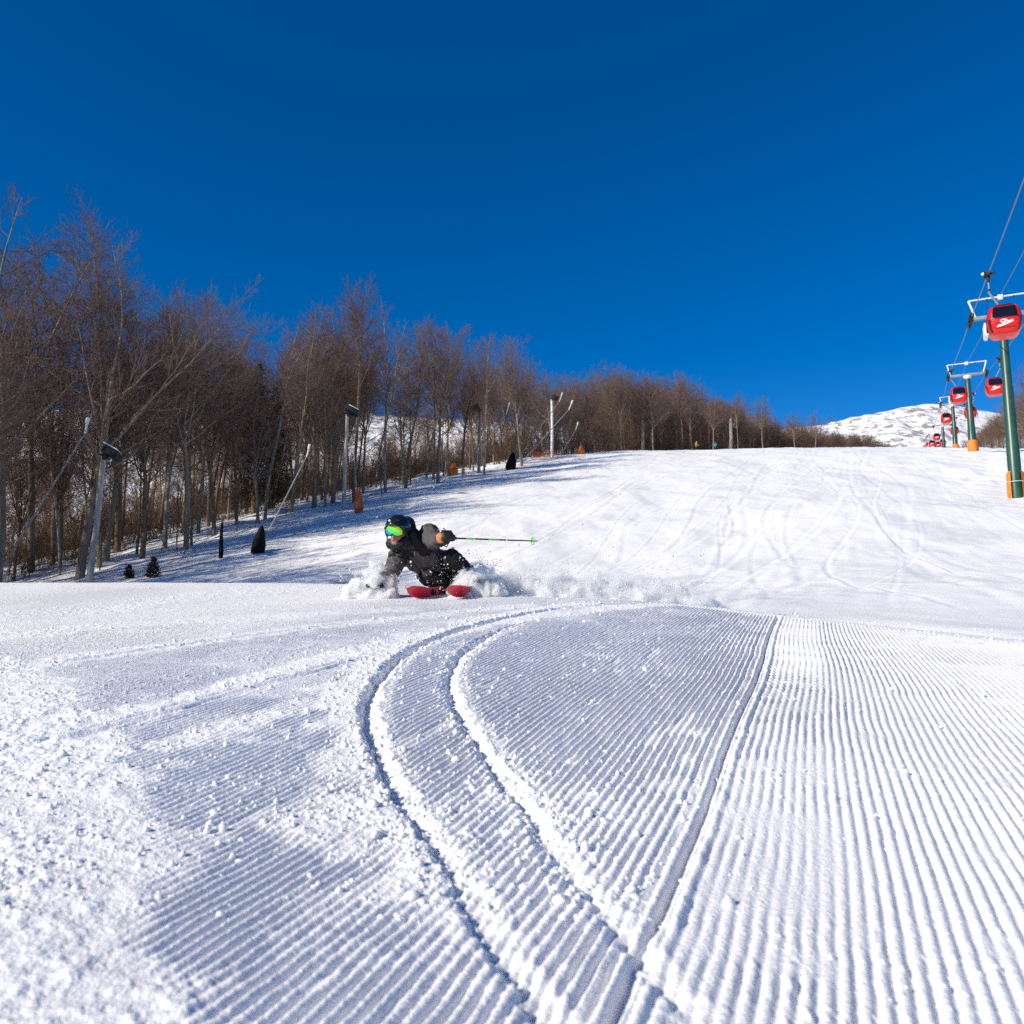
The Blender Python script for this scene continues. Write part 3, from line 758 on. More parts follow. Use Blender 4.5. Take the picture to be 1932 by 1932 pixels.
# conifers
def conifer(x, Y, h, label, name='spruce_tree', col='needle', sn=0):
    rg = random.Random(int(x)); p = gpt(x, Y); t = thing(name, label, 'tree', p, 0)
    T = []; grow(rg, Vector((0, 0, -.3)), Vector((0, 0, 1)), h + .3, .02 * h, .01, 6, .01, 0, T)
    C = []
    nl = int(14 + h * 3.2)
    for i in range(nl):
        f = i / nl; z = h * (.12 + .86 * f); L = h * .22 * (1 - f) ** .8 + .12
        for k in range(9):
            a = rg.uniform(0, 6.28); d = Vector((math.cos(a), math.sin(a), rg.uniform(-.25, .15))).normalized()
            b = grow(rg, Vector((0, 0, z + rg.uniform(-.1, .1) * h * .2)), d, L * rg.uniform(.6, 1.1), .012, .006, 3, .08, -.04, C)
            for j in range(9):
                q, dd, _ = lerp_pts(b, rg.uniform(.2, 1) * .99); grow(rg, q, side_dir(rg, dd, R(45), rg.uniform(0, 6.28)), L * .22, .02, .008, 1, .1, -.03, C)
    t.scale = (1.15, 1.15, .85) if h < 3 else (1, 1, 1); link('trunk', np_mesh('trunk', *tubes_np(T, 7)), M['bark_brown'], t); link('crown', np_mesh('crown', *tubes_np(C, 3)), M[col], t)
conifer(478, 74, 14.5, 'dark spruce with a reddish top at the dip of the left tree line')
conifer(512, 80, 12.5, 'lower dark spruce behind the first one at the dip')
conifer(288, 47, 1.5, 'low dark young spruce on the shaded snow, bigger of the two')
conifer(243, 48, 1.0, 'tiny young spruce on the shaded snow left of the bigger one')
conifer(1632, 470, 15, 'snow-dusted spruce poking above the far brown wood on the mountain skyline')
# ------------------------------------------------------------------ lamp poles and snowmaking lances
def pix_ground(x, y):
    """where the sight line through a point of the photograph meets the ground beyond the near brow"""
    t, m = ray(x, y); Ys = np.arange(22, 420, .25); d = base_h(t * Ys, Ys) - m * Ys
    k = np.where((d[:-1] < 0) & (d[1:] >= 0))[0]
    Y = Ys[k[0]] if len(k) else Ys[np.argmax(d)]
    return Vector((t * Y, Y, ground(t * Y, Y)))
def lamp_pole(base, top, r0, r1, m, label, side=1, size=1.0, snow=True):
    t = thing('lamp_pole', label, 'lamp pole', base, 0, 'lamp poles along the wood')
    tp = top - base
    pts = [Vector((0, 0, -.5)).lerp(tp, k / 6) + Vector((rnd.gauss(0, .02), 0, 0)) * (0 < k < 6) for k in range(7)]
    pts[0] = Vector((0, 0, -.6))
    MB().tube(pts, [r0 + (r1 - r0) * k / 6 for k in range(7)], 14).build('pole', m, t)
    b = MB(); b.box(tp + Vector((side * .25 * size, -.05, .12 * size)), (.9 * size, .5 * size, .10 * size)); b.box(tp + Vector((side * .12 * size, -.1, -.02)), (.25 * size, .3 * size, .35 * size))
    b.build('bracket', M['dark_metal'], t)
    h = MB(); rt = Matrix.Rotation(side * R(28), 3, 'Y') @ Matrix.Rotation(R(-12), 3, 'X')
    h.box(tp + Vector((side * .55 * size, -.28, .18 * size)), (.95 * size, .75 * size, .42 * size), rt)
    h.box(tp + Vector((side * .62 * size, -.30, .02 * size)), (.75 * size, .62 * size, .16 * size), rt)
    hd = h.build('lamp_head', M['dark_metal'], t)
    MB().box(tp + Vector((side * .60 * size, -.30, .43 * size)), (.92 * size, .72 * size, .05 * size), rt).build('lid', M['white_metal' if snow else 'dark_metal'], hd)
    return t
def pole_px(bx, by, tx, ty, Y, *a, **k):
    b = gpt(bx, Y) if Y else pix_ground(bx, by)
    tp = at(tx, ty, b.y); lamp_pole(b, tp, *a, **k)
pole_px(168, 1100, 196, 862, 47, .19, .14, M['pole_wood'], 'nearest lamp pole, thick white weathered wood with a big snow-capped lamp', size=1.0)
pole_px(648, 962, 655, 782, 0, .18, .13, M['pole_wood'], 'white wooden lamp pole beside the very tall straight tree and the red bag', size=1.0)
pole_px(903, 892, 906, 776, 0, .20, .15, M['steel'], 'grey steel lamp pole next to a dark trunk, right of the orange bag', side=-1, size=1.15, snow=False)
pole_px(1042, 861, 1041, 754, 0, .22, .17, M['white_metal'], 'clean white lamp pole standing between two crossing lances', size=.9, snow=False)
pole_px(1213, 850, 1213, 794, 165, .32, .26, M['pole_wood'], 'short distant lamp pole on the brow, half white and half dark', size=1.5, snow=False)
sn = thing('snag', 'broken pale dead trunk without branches on the brow, right of the distant skiers', 'tree trunk', gpt(1378, 172))
tp = at(1379, 792, 172) - sn.location
b = MB().tube([(0, 0, -.6), tp * .4 + Vector((.15, 0, 0)), tp * .8, tp, tp * 1.06 + Vector((.1, 0, 0))], [.42, .36, .34, .28, .05], 9); b.tube([tp * .72, tp * .9 + Vector((.9, 0, 0))], [.14, .04], 6)
b.build('trunk', M['bark_pale'], sn)

def bag_mesh(h, r, seed, top=None):
    """a cover tied round the base of a lance: pear shaped, creased"""
    b = MB(); top = top or Vector((0, 0, h)); n, sd = 12, 18; vs, fs = [], []
    for i in range(n + 1):
        f = i / n; rr = r * (1.0 - .08 * math.cos(f * 9)) * (1 - f ** 1.7) ** .75 + .07
        if i == 0: rr *= .82
        for k in range(sd):
            a = 2 * math.pi * k / sd
            q = rr * (1 + .16 * mnoise.noise(Vector((math.cos(a) * 1.4 + seed, math.sin(a) * 1.4, f * 2.2))) + .06 * math.sin(5 * a + seed))
            c = top * f; vs.append((c.x + q * math.cos(a), c.y + q * math.sin(a), c.z - .12 * (i == 0)))
    for i in range(n):
        for k in range(sd): fs.append((i * sd + k, i * sd + (k + 1) % sd, (i + 1) * sd + (k + 1) % sd, (i + 1) * sd + k))
    fs.append(tuple(range(sd))[::-1]); fs.append(tuple(n * sd + k for k in range(sd))); b.add(vs, fs); return b
def lance(base, tip, noz, label, bag=None, bag_h=1.6, bag_r=.48, r=.036, seed=0, gname='snowmaking lances'):
    t = thing('snow_lance', label, 'snowmaking lance', base, 0, gname)
    tp, nz = tip - base, noz - base; d = tp.normalized()
    b = MB().tube([d * .15 + Vector((0, 0, -.25)), d * .9, tp * .55, tp], [r * 1.5, r * 1.35, r * 1.1, r * .8], 8)
    b.tube([tp * .548, tp * .56], r * 1.8, 8); b.build('lance_tube', M['steel'], t)
    n = MB().tube([tp, tp.lerp(nz, .25) + Vector((.02, 0, 0)), nz], [r, r * 1.2, r * 1.0], 8); n.tube([tp.lerp(nz, .8), nz + (nz - tp) * .25], r * 2.0, 8)
    n.build('nozzle', M['white_metal'], t)
    if bag: bag_mesh(bag_h, bag_r, seed, d * bag_h * .35 + Vector((0, 0, bag_h * .8))).build('base_cover', M[bag], t)
    else:
        MB().tube([(0, 0, -.4), (0, 0, 1.0)], .09, 8).build('stand', M['steel'], t)
b = gpt(-40, 45); lance(b, at(160, 818, 46), at(165, 794, 46), 'long snowmaking lance reaching up from the left edge to a pale bent nozzle', seed=1, r=.05)
b = pix_ground(485, 1045); lance(b, at(578, 862, b.y + 1), at(583, 843, b.y + 1), 'snowmaking lance rising from a black bag on the shaded snow, nearest bag to the skier', 'black_bag', 1.55, .36, seed=2)
b = pix_ground(677, 965); lance(b, at(668, 868, b.y + 1), at(667, 850, b.y + 1), 'upright snowmaking lance from a narrow red and orange bag by the wooden lamp pole', 'red_bag', 1.6, .34, seed=3)
b = pix_ground(852, 897); lance(b, at(955, 782, b.y + 2), at(960, 764, b.y + 2), 'snowmaking lance rising from a bright orange bag', 'orange', 1.5, .62, seed=4)
b = pix_ground(963, 884); lance(b, at(1055, 758, b.y + 2), at(1060, 744, b.y + 2), 'upper of two parallel lances, from the black bag left of the clean white lamp pole', 'black_bag', 1.9, .58, seed=5)
b = gpt(985, 112); lance(b, at(1073, 773, b.y + 2), at(1079, 759, b.y + 2), 'lower of two parallel lances behind the clean white lamp pole', seed=6, r=.06)
b = pix_ground(1058, 859); lance(b, at(1086, 811, b.y + 1), at(1090, 799, b.y + 1), 'short lance at the top of the mound right of the clean white lamp pole', seed=7, r=.06)
b = pix_ground(416, 1056); t = thing('wrapped_post', 'slim post wrapped in black at the front of the left wood', 'post', b)
MB().tube([(0, 0, -.3), (.02, 0, .5), (-.02, 0, 1.4), (0, 0, 2.3)], [.12, .14, .11, .06], 9).build('wrapping', M['black_bag'], t); MB().tube([(0, 0, 2.2), (.03, 0, 2.7)], [.06, .05], 8).build('post_top', M['bark_brown'], t)
b = gpt(1096, 128); t = thing('hydrant_cover', 'small orange cover in front of the wood right of the clean white lamp pole', 'cover', b)
bag_mesh(1.5, .45, 9).build('cover', M['orange'], t); MB().tube([(0, 0, 1.3), (0, 0, 1.9)], .07, 8).build('pipe', M['steel'], t)
b = pix_ground(1028, 866); t = thing('safety_net', 'low strip of orange safety netting left of the clean white lamp pole', 'net', b)
nb = MB()
for z in (.15, .4, .65, .9):
    nb.tube([(-1.9 + .45 * i, -.05 * i, z + .1 * math.sin(i * 1.3)) for i in range(9)], .022, 5)
for i in range(17): nb.tube([(-1.9 + .225 * i, -.025 * i, .05), (-1.9 + .225 * i, -.025 * i, .98)], .014, 5)
nb.build('netting', M['red_bag'], t)
for i in (0, 4, 8): MB().tube([(-1.9 + .45 * i, -.05 * i, -.3), (-1.9 + .45 * i, -.05 * i, 1.1)], .035, 6).build('post', M['bark_pale'], t)

# ------------------------------------------------------------------ gondola lift
TW = []
for (xb, xt, yt, Y) in ((1912, 1890, 598, 62), (1832, 1825, 709, 101), (1800, 1797, 763, 160), (1779, 1778, 803, 220), (1764, 1762, 822, 290), (1750, 1748, 832, 380)):
    p = at(xt, yt, Y); TW.append(p)
LINE = [Vector((TW[0].x - .48 * 82, -20, 9.5))] + TW + [Vector((TW[-1].x + .46 * 160, TW[-1].y + 160, TW[-1].z + 26))]
def heading(i):
    a, b = LINE[max(i - 1, 0)], LINE[min(i + 1, len(LINE) - 1)]; return math.atan2(b.x - a.x, b.y - a.y)
GAUGE = 2.1
def rope_pt(side, i):
    h = heading(i); return LINE[i] + Vector((math.cos(h), -math.sin(h), 0)) * side * GAUGE + Vector((0, 0, .18))
TLAB = ['nearest green gondola tower at the right edge, tall with an orange pad at its foot', 'second green gondola tower with a full pale crossarm and a bright orange pad',
        'third gondola tower, behind the second red cabin', 'fourth gondola tower, small against the snowy mountain', 'fifth gondola tower, tiny beside a cluster of red cabins', 'farthest gondola tower above the brow']
def tower(i, p):
    g = ground(p.x, p.y); h = heading(i + 1); H = p.z - g
    t = thing('gondola_tower', TLAB[i], 'lift tower', (p.x, p.y, g), -h, 'gondola towers')
    MB().tube([(0, 0, -.8), (0, 0, H * .28), (0, 0, H * .285), (0, 0, H * .6), (0, 0, H * .61), (0, 0, H - .15)], [.46, .44, .41, .36, .33, .29], 24).build('pole', M['green'], t)
    if i < 3:
        pad = MB(); vs = []; n = 20
        ph_ = (1.0, .72, .45)[i]
        for z, r in ((-.3, .57), (.1, .62), (.9 * ph_, .61), (1.7 * ph_, .59), (1.85 * ph_, .50)):
            for k in range(n):
                a = 2 * math.pi * k / n; q = r * (1 + .05 * math.cos(a * 5))
                vs.append((q * math.cos(a), q * math.sin(a), z))
        fs = [(j * n + k, j * n + (k + 1) % n, (j + 1) * n + (k + 1) % n, (j + 1) * n + k) for j in range(4) for k in range(n)]
        if i == 0:   # open at the front, as a wrap held with a strap
            fs = [f for f in fs if not (math.pi * 1.28 < 2 * math.pi * ((f[0] % n) + .5) / n < math.pi * 1.72)]
        pad.add(vs, fs); pd = pad.build('base_pad', M['orange'], t)
        if i == 0: MB().tube([(.64 * math.cos(k * .3142), .64 * math.sin(k * .3142), 1.05) for k in range(21)], .02, 5).build('strap', M['white'], pd)
    MB().tube([(0, 0, H - .4), (0, 0, H - .12), (0, 0, H - .02)], [.30, .48, .48], 20).build('pole_cap', M['white_metal'], t)
    MB().box((0, 0, H + .12), (4.3, .30, .28)).build('crossarm', M['steel'], t)
    f = MB(); z0, z1 = H + .24, H + 1.62
    for s in (-1, 1):
        f.tube([(s * 1.75, 0, z0), (s * 2.15, .0, z1)], .075, 8)
    f.tube([(-2.15, 0, z1), (2.15, 0, z1)], .065, 8)
    f.build('lifting_frame', M['white_metal'], t)
    MB().box((0, -.05, z1 - .05), (.34, .3, .34)).build('lamp_box', M['white'], t)
    for xk in (-.9, .9): MB().box((xk, 0, z1 - .14), (.12, .1, .26)).build('pulley', M['dark_metal'], t)
    for s in (-1, 1):
        sh = MB().box((s * GAUGE + .14, 0, H + .02), (.08, 3.0, .16)); sh.box((s * GAUGE - .14, 0, H + .02), (.08, 3.0, .16)); sh.box((s * GAUGE, 0, H + .08), (.34, .34, .4))
        so_ = sh.build('sheave_frame', M['dark_metal'], t)
        if i < 3:
            for k in range(6):
                w = MB(); w.tube([(s * GAUGE - .07, -1.25 + .5 * k, H + .0), (s * GAUGE + .07, -1.25 + .5 * k, H + .0)], .2, 16); w.build('sheave_wheel', M['black'], so_)
    return t
for i, p in enumerate(TW): tower(i, p)
CAB_LAB = {-1: 'left haul rope of the gondola running over all towers', 1: 'right haul rope of the gondola, ending over the right edge'}
def sag(a, b, s, n=14):
    return [a.lerp(b, k / n) - Vector((0, 0, s * 4 * (k / n) * (1 - k / n))) for k in range(n + 1)]
ROPE = {}
for side in (-1, 1):
    pts = []
    for i in range(len(LINE) - 1):
        a, b = rope_pt(side, i), rope_pt(side, i + 1); pts += sag(a, b, (b - a).length * .006)[:-1]
    ROPE[side] = pts
    tag(MB().tube(pts, .028, 6).build('haul_rope', M['cable']), CAB_LAB[side], 'cable', 'gondola ropes')
pts = []
for i in range(len(LINE) - 1):
    up = Vector((0, 0, 1.7)); pts += sag(LINE[i] + up, LINE[i + 1] + up, (LINE[i + 1] - LINE[i]).length * .008)[:-1]
tag(MB().tube(pts, .02, 6).build('signal_cable', M['cable']), 'thin signal cable hung between the tops of the tower frames', 'cable')
def rope_at(side, Y):
    P = ROPE[side]
    for a, b in zip(P[:-1], P[1:]):
        if a.y <= Y <= b.y: return a.lerp(b, (Y - a.y) / (b.y - a.y)), math.atan2(b.x - a.x, b.y - a.y)
RINGS = [tuple(.9 * q for q in r) for r in [(-.98, .60, .68), (-.95, .70, .78), (-.80, .82, .90), (-.60, .93, 1.0), (-.3, .985, 1.06), (0, 1.0, 1.08), (.3, .97, 1.06), (.6, .91, 1.0), (.80, .82, .9), (.92, .66, .74), (.97, .45, .5)]]
def rr_(hw, hd, a, off=0):
    c, s = math.cos(a), math.sin(a); e = 5.0
    k = (abs(c / (hw + off)) ** e + abs(s / (hd + off)) ** e) ** (-1 / e); return k * c, k * s
def ring_at(z):
    zz = [r[0] for r in RINGS]; return float(np.interp(z, zz, [r[1] for r in RINGS])), float(np.interp(z, zz, [r[2] for r in RINGS]))
def make_cabin():
    t = thing('gondola_cabin', '', 'gondola', (0, 0, 0), 0, 'red gondola cabins')
    OX, OZ = .60, -3.05
    b = MB(); n = 48; vs = [(OX + x, y, OZ + r[0]) for r in RINGS for k in range(n) for x, y in [rr_(r[1], r[2], 2 * math.pi * k / n)]]
    fs = [(j * n + k, j * n + (k + 1) % n, (j + 1) * n + (k + 1) % n, (j + 1) * n + k) for j in range(len(RINGS) - 1) for k in range(n)]
    fs += [tuple(range(n))[::-1], tuple((len(RINGS) - 1) * n + k for k in range(n))]; b.add(vs, fs)
    body = b.build('cabin_body', M['cabin_red'], t)
    def patch(name, a0, a1, z0, z1, m, off, par, na=14, nz=8):
        q = MB(); vs = []
        for o_ in (off, off - .03):
            for j in range(nz + 1):
                z = z0 + (z1 - z0) * j / nz; hw, hd = ring_at(z)
                for k in range(na + 1):
                    x, y = rr_(hw, hd, a0 + (a1 - a0) * k / na, o_); vs.append((OX + x, y, OZ + z))
        N = (na + 1) * (nz + 1); fs = []
        for j in range(nz):
            for k in range(na):
                c = j * (na + 1) + k; fs.append((c, c + 1, c + na + 2, c + na + 1)); fs.append(tuple(N + v for v in (c + na + 1, c + na + 2, c + 1, c)))
        q.add(vs, fs); return q.build(name, m, par)
    patch('roof', 0, 2 * math.pi, .775, .868, M['cabin_dark'], .006, t, 48, 4)
    for k, wd in ((0, .62), (1, .60), (2, .62), (3, .60)):
        c = k * math.pi / 2; patch('window', c - wd, c + wd, .03, .75, M['glass'], .012, t)
    for s in (1, 3):
        c = s * math.pi / 2; patch('window_sill', c - .66, c + .66, -.03, .03, M['cabin_dark'], .018, t, 14, 2); patch('waist_line', c - .62, c + .62, -.27, -.245, M['cabin_dark'], .008, t, 14, 2)
        patch('bumper', c - .55, c + .55, -.60, -.565, M['cabin_dark'], .012, t, 14, 2)
    for c in (.80, math.pi - .80, -.80, math.pi + .80): patch('corner_trim', c - .075, c + .075, -.76, .0, M['cabin_dark'], .01, t, 3, 8)
    r = MB().box((OX, 0, OZ + .89), (.9, 1.1, .08)); r.box((OX - .2, .1, OZ + .96), (.5, .3, .08)); r.build('roof_plate', M['cabin_dark'], t)
    # hanger and grip
    h = MB().tube([(0, 0, -.12), (0, 0, -.75), (-.02, 0, -1.15), (.18, 0, -1.5), (OX - .1, 0, OZ + .9)], [.055, .055, .06, .06, .06], 10); h.build('hanger', M['steel'], t)
    g = MB().box((0, 0, -.02), (.2, .75, .26)); g.tube([(-.22, -.2, 0), (.12, -.2, 0)], .12, 12); g.tube([(-.22, .2, 0), (.12, .2, 0)], .12, 12); g.box((.22, 0, .04), (.3, .22, .12)); g.box((0, 0, -.28), (.16, .3, .34))
    gr = g.build('grip', M['dark_metal'], t); MB().ball((-.27, -.2, 0), .10).build('grip_roller', M['white_metal'], gr)
    MB().box((0, 0, -.98), (.14, .16, .12)).build('hanger_joint', M['dark_metal'], t)
    # ski rack on the door side
    k = MB()
    for y in (-.55, -.15, .25): k.box((OX - 1.02, y, OZ - .47), (.10, .28, .72))
    k.box((OX - .95, -.15, OZ - .82), (.16, 1.1, .10)); k.build('ski_rack', M['white_metal'], t)
    # script lettering on both ends
    S = [[(-.02, .20), (-.10, .24), (-.22, .20), (-.24, .12), (-.14, .06), (-.10, -.02), (-.20, -.12), (-.42, -.22), (-.36, -.12), (-.16, -.08)],
         [(-.42, -.22), (-.16, -.15), (.10, -.06), (.40, .06)],
         [(.02, .26), (-.02, .12), (-.04, .0), (.02, -.01)], [(-.06, .15), (.10, .18)],
         [(.12, .12), (.07, .06), (.10, .01), (.16, .06), (.13, .12)], [(.19, .12), (.19, .03), (.24, .06), (.25, .13), (.26, .05), (.31, .13)],
         [(.33, .08), (.38, .10), (.37, .14), (.33, .12), (.34, .06), (.44, .09)]]
    for sgn in (-1, 1):
        q = MB()
        for st in S:
            pp = []
            line = [(p_[0], p_[1]) for p_ in st]
            if len(line) > 2: line = smooth_line(line, 4)
            for x, z in line:
                zz = -.34 + z * .85; hw, hd = ring_at(zz); pp.append((OX - sgn * x * .95, sgn * (hd + .012), OZ + zz))
            q.tube(pp, [.034] * len(pp), 6)
        q.build('lettering', M['white'], t)
    return t
CABS = [(-1, 48, 'nearest and largest red gondola cabin, in front of the nearest green tower'),
        (-1, 94.5, 'red gondola cabin hanging just left of the second green tower'),
        (1, 86, 'red gondola cabin half hidden behind the pole of the nearest green tower'),
        (-1, 150, 'red gondola cabin hanging in front of the third tower'),
        (1, 130, 'red gondola cabin half hidden behind the pole of the second green tower'),
        (1, 192, 'small red gondola cabin half hidden behind the pole of the third tower'),
        (-1, 222, 'small red gondola cabin left of the fourth tower, above the far cluster'),
        (1, 262, 'tiny red gondola cabin, right end of the far cluster'), (-1, 268, 'tiny red gondola cabin, largest of the far cluster'),
        (-1, 305, 'tiny red gondola cabin in the middle of the far cluster'), (-1, 350, 'tiny red gondola cabin, left end of the far cluster'),
        (1, 300, 'tiny red gondola cabin, second from the right in the far cluster'), (-1, 330, 'tiny red gondola cabin, second from the left in the far cluster')]
proto = make_cabin()
for i, (sd_, Y, lab) in enumerate(CABS):
    c = proto if i == 0 else copy_tree(proto)
    p, h = rope_at(sd_, Y); c.location = p; c.rotation_euler = (0, 0, -h + (0 if sd_ < 0 else math.pi)); c['label'] = lab

# ------------------------------------------------------------------ the skier
SKY0 = 8.6
_t, _m = ray(840, 1120); SO = Vector((_t * SKY0, SKY0, _m * SKY0))      # where the outer ski carves
PX = SKY0 / FL / 1932 * .995
def sk(x, y, d):
    """a point of the skier seen at photo pixel x, y, D metres behind (+) or before (-) the outer ski"""
    t, m = ray(x, y); Y = SKY0 + d; return Vector((t * Y, Y, m * Y)) - SO
def cap(bm, p0, p1, r0, r1, seg=14, flat=None):
    """a tapered capsule"""
    p0, p1 = Vector(p0), Vector(p1); d = p1 - p0; L = d.length
    q = d.to_track_quat('Z', 'Y').to_matrix() if L > 1e-5 else Matrix.Identity(3)
    rows = []
    for k in range(4): a = math.pi / 2 * k / 4; rows.append((-math.cos(a) * r0, math.sin(a) * r0 + 1e-4))
    for k in range(3): f = k / 2; rows.append((L * f, r0 + (r1 - r0) * f))
    for k in range(1, 5): a = math.pi / 2 * k / 4; rows.append((L + math.sin(a) * r1, math.cos(a) * r1 + 1e-4))
    prev = None
    for z, r in rows:
        ring = [bm.verts.new(p0 + q @ Vector((r * math.cos(2 * math.pi * k / seg), r * math.sin(2 * math.pi * k / seg), z))) for k in range(seg)]
        if prev: [bm.faces.new((prev[k], prev[(k + 1) % seg], ring[(k + 1) % seg], ring[k])) for k in range(seg)]
        else: bm.faces.new(ring[::-1])
        prev = ring
    bm.faces.new(prev)
def skinned(name, caps, m, parent, voxel=.012, smooth=6, wrinkle=0, wscale=9, mats=None, wdir=None):
    """one continuous surface grown from tapered limbs"""
    bm = bmesh.new()
    for c in caps: cap(bm, *c)
    me = bpy.data.meshes.new(name); bm.to_mesh(me); bm.free()
    o = bpy.data.objects.new(name, me); COL.objects.link(o)
    md = o.modifiers.new('r', 'REMESH'); md.mode = 'VOXEL'; md.voxel_size = voxel; md.use_smooth_shade = True
    sm = o.modifiers.new('s', 'SMOOTH'); sm.factor = .5; sm.iterations = smooth
    bpy.context.view_layer.update()
    me2 = bpy.data.meshes.new_from_object(o.evaluated_get(bpy.context.evaluated_depsgraph_get()))
    o.modifiers.clear(); o.data = me2; bpy.data.meshes.remove(me); me2.name = name
    if wrinkle:
        nr = [v.normal.copy() for v in me2.vertices]
        for v, nn in zip(me2.vertices, nr):
            c = v.co * wscale
            if wdir is not None: c = c + wdir * (v.co.dot(wdir) * wscale * 1.6)
            v.co += nn * wrinkle * (1 - 2 * abs(mnoise.noise(c)) + .5 * mnoise.noise(c * 2.3))
    me2.polygons.foreach_set('use_smooth', np.ones(len(me2.polygons), bool))
    me2.materials.clear(); me2.materials.append(m)
    o.parent = parent; return o
head = sk(750, 1002, -.36); neck = sk(783, 1030, -.22); chest = sk(792, 1046, -.10); belly = sk(815, 1064, .06); pelv = sk(832, 1072, .16)
shR = sk(752, 1050, -.20); elR = sk(741, 1076, -.40); haR = sk(716, 1097, -.48)
shL = sk(810, 1008, -.18); elL = sk(817, 1021, -.43); haL = sk(843, 1015, -.58)
hipR = sk(812, 1080, .12); hipL = sk(842, 1068, .18); knR = sk(806, 1089, -.18); knL = sk(852, 1053, -.20)
anR = sk(846, 1105, .12); anL = sk(902, 1100, .15)
pers = bpy.data.objects.new('person', None)
fwd = (Vector((0, -1, -.05))).normalized()
fdir = Vector((-.28, -.94, -.16)).normalized()        # where the face looks
frt = fdir.cross(Vector((.10, 0, 1))).normalized()    # to the viewer's left .. head's own right
fup = frt.cross(fdir).normalized()
HM = Matrix((frt, -fdir, fup)).transposed()
def H(x, y, z): return head + HM @ Vector((x, y, z))   # x: viewer-left+, y: back, z: up
# continuous body (skin); clothing lies over it
bd = [(pelv, belly, .125, .12), (belly, chest, .12, .14), (chest, neck, .13, .065), (neck, head, .055, .06), (chest, shR, .10, .07), (chest, shL, .10, .07),
      (shR, elR, .055, .042), (elR, haR, .042, .03), (shL, elL, .055, .042), (elL, haL, .042, .03), (pelv, hipR, .11, .10), (pelv, hipL, .11, .10),
      (hipR, knR, .085, .055), (knR, anR, .055, .04), (hipL, knL, .085, .055), (knL, anL, .055, .04),
      (H(0, .01, .045), H(0, .02, -.01), .082, .078), (H(0, -.012, -.01), H(0, -.03, -.085), .072, .045), (H(0, -.085, -.035), H(0, -.098, -.055), .014, .017),
      (H(-.024, -.072, -.085), H(.024, -.072, -.085), .013, .013), (H(-.012, -.062, -.112), H(.012, -.062, -.112), .022, .022)]
body = skinned('person', bd, M['skin'], None, .0085, 3)
body.location = SO
tag(body, 'skier in grey and black leaning low through the turn, wearing a mirrored green goggle', 'person')
P = body
# lips and stubble shape
lp = MB().ball(H(0, -.086, -.083), .017, 10, 6, (1.3, .5, .35)); lp.build('mouth', mat('lips', (.30, .11, .09), .5, noise=.2), P)
for sx in (-1, 1): MB().ball(H(sx * .032, -.075, .012), .013, 10, 6).build('eye', M['white'], P)
# jacket: grey with a black yoke on the sun-side shoulder
jm = mat('jacket_cloth', (.088, .082, .08), .75, spec=.25, noise=.12, nscale=6, bump=.35, bscale=40)
jk = [(belly + Vector((.03, .02, -.01)), chest, .155, .175), (chest, neck + Vector((.02, .03, -.04)), .165, .10), (chest, shR, .12, .095), (chest, shL, .12, .10), (shR, shR + (neck - shR) * .6, .10, .10),
      (shL, elL, .095, .078), (elL, haL + (elL - haL) * .30, .078, .058), (shR, elR, .09, .072), (elR, haR + (elR - haR) * .3, .072, .055), (pelv, belly, .165, .16),
      (belly, hipL + Vector((0, -.03, .03)), .14, .135), (belly, hipR, .14, .13)]
jacket = skinned('jacket', jk, jm, P, .011, 4, .014, 10, wdir=Vector((.5, .1, .8)).normalized())
yk = mat('jacket_yoke_black', (.014, .013, .013), .75, spec=.25, noise=.3, nscale=8, bump=.35, bscale=40)
skinned('yoke', [(shR + Vector((.01, -.012, .012)), neck + Vector((-.06, -.01, -.045)), .098, .092), (shR, shR + (elR - shR) * .45, .101, .09)], yk, P, .011, 4, .006, 11)
skinned('yoke', [(shL + Vector((0, .01, .01)), neck + Vector((.05, .02, -.02)), .10, .085)], yk, P, .011, 4, .006, 11)
skinned('hood', [(H(-.03, .13, .05), H(-.02, .15, -.07), .095, .11), (H(-.02, .15, -.07), neck + Vector((.03, .05, .01)), .11, .115), (H(-.085, .03, -.10), H(.06, .0, -.13), .062, .055), (H(-.10, .10, -.04), neck + Vector((.08, .0, -.02)), .085, .10)], yk, P, .011, 4, .006, 12)
skinned('neck_warmer', [(H(0, .01, -.13), neck + Vector((-.01, -.02, .0)), .078, .085), (H(-.05, -.03, -.115), H(.05, -.03, -.115), .038, .038)], M['black'], P, .010, 4, .004, 16)
zp = MB(); a_, b_ = neck + Vector((-.02, -.105, -.065)), chest + Vector((.01, -.178, -.02))
zp.tube([a_.lerp(b_, k / 6) for k in range(7)], .0045, 6); zp.box(a_.lerp(b_, .25) + Vector((.012, -.008, -.01)), (.012, .008, .04)); zp.build('zip', M['steel'], jacket)
skinned('cuff', [(haL + (elL - haL) * .45, haL + (elL - haL) * .22, .070, .064)], M['black'], jacket, .009, 2, .003, 20)
# trousers
tm_ = mat('trousers_cloth', (.022, .022, .023), .7, spec=.3, noise=.5, nscale=14, bump=.4, bscale=40)
skinned('trousers', [(pelv, hipR, .145, .135), (pelv, hipL, .145, .135), (hipR, knR, .12, .074), (knR, anR, .074, .075), (hipL, knL, .12, .078), (knL, anL, .08, .078)], tm_, P, .011, 3, .018, 11)
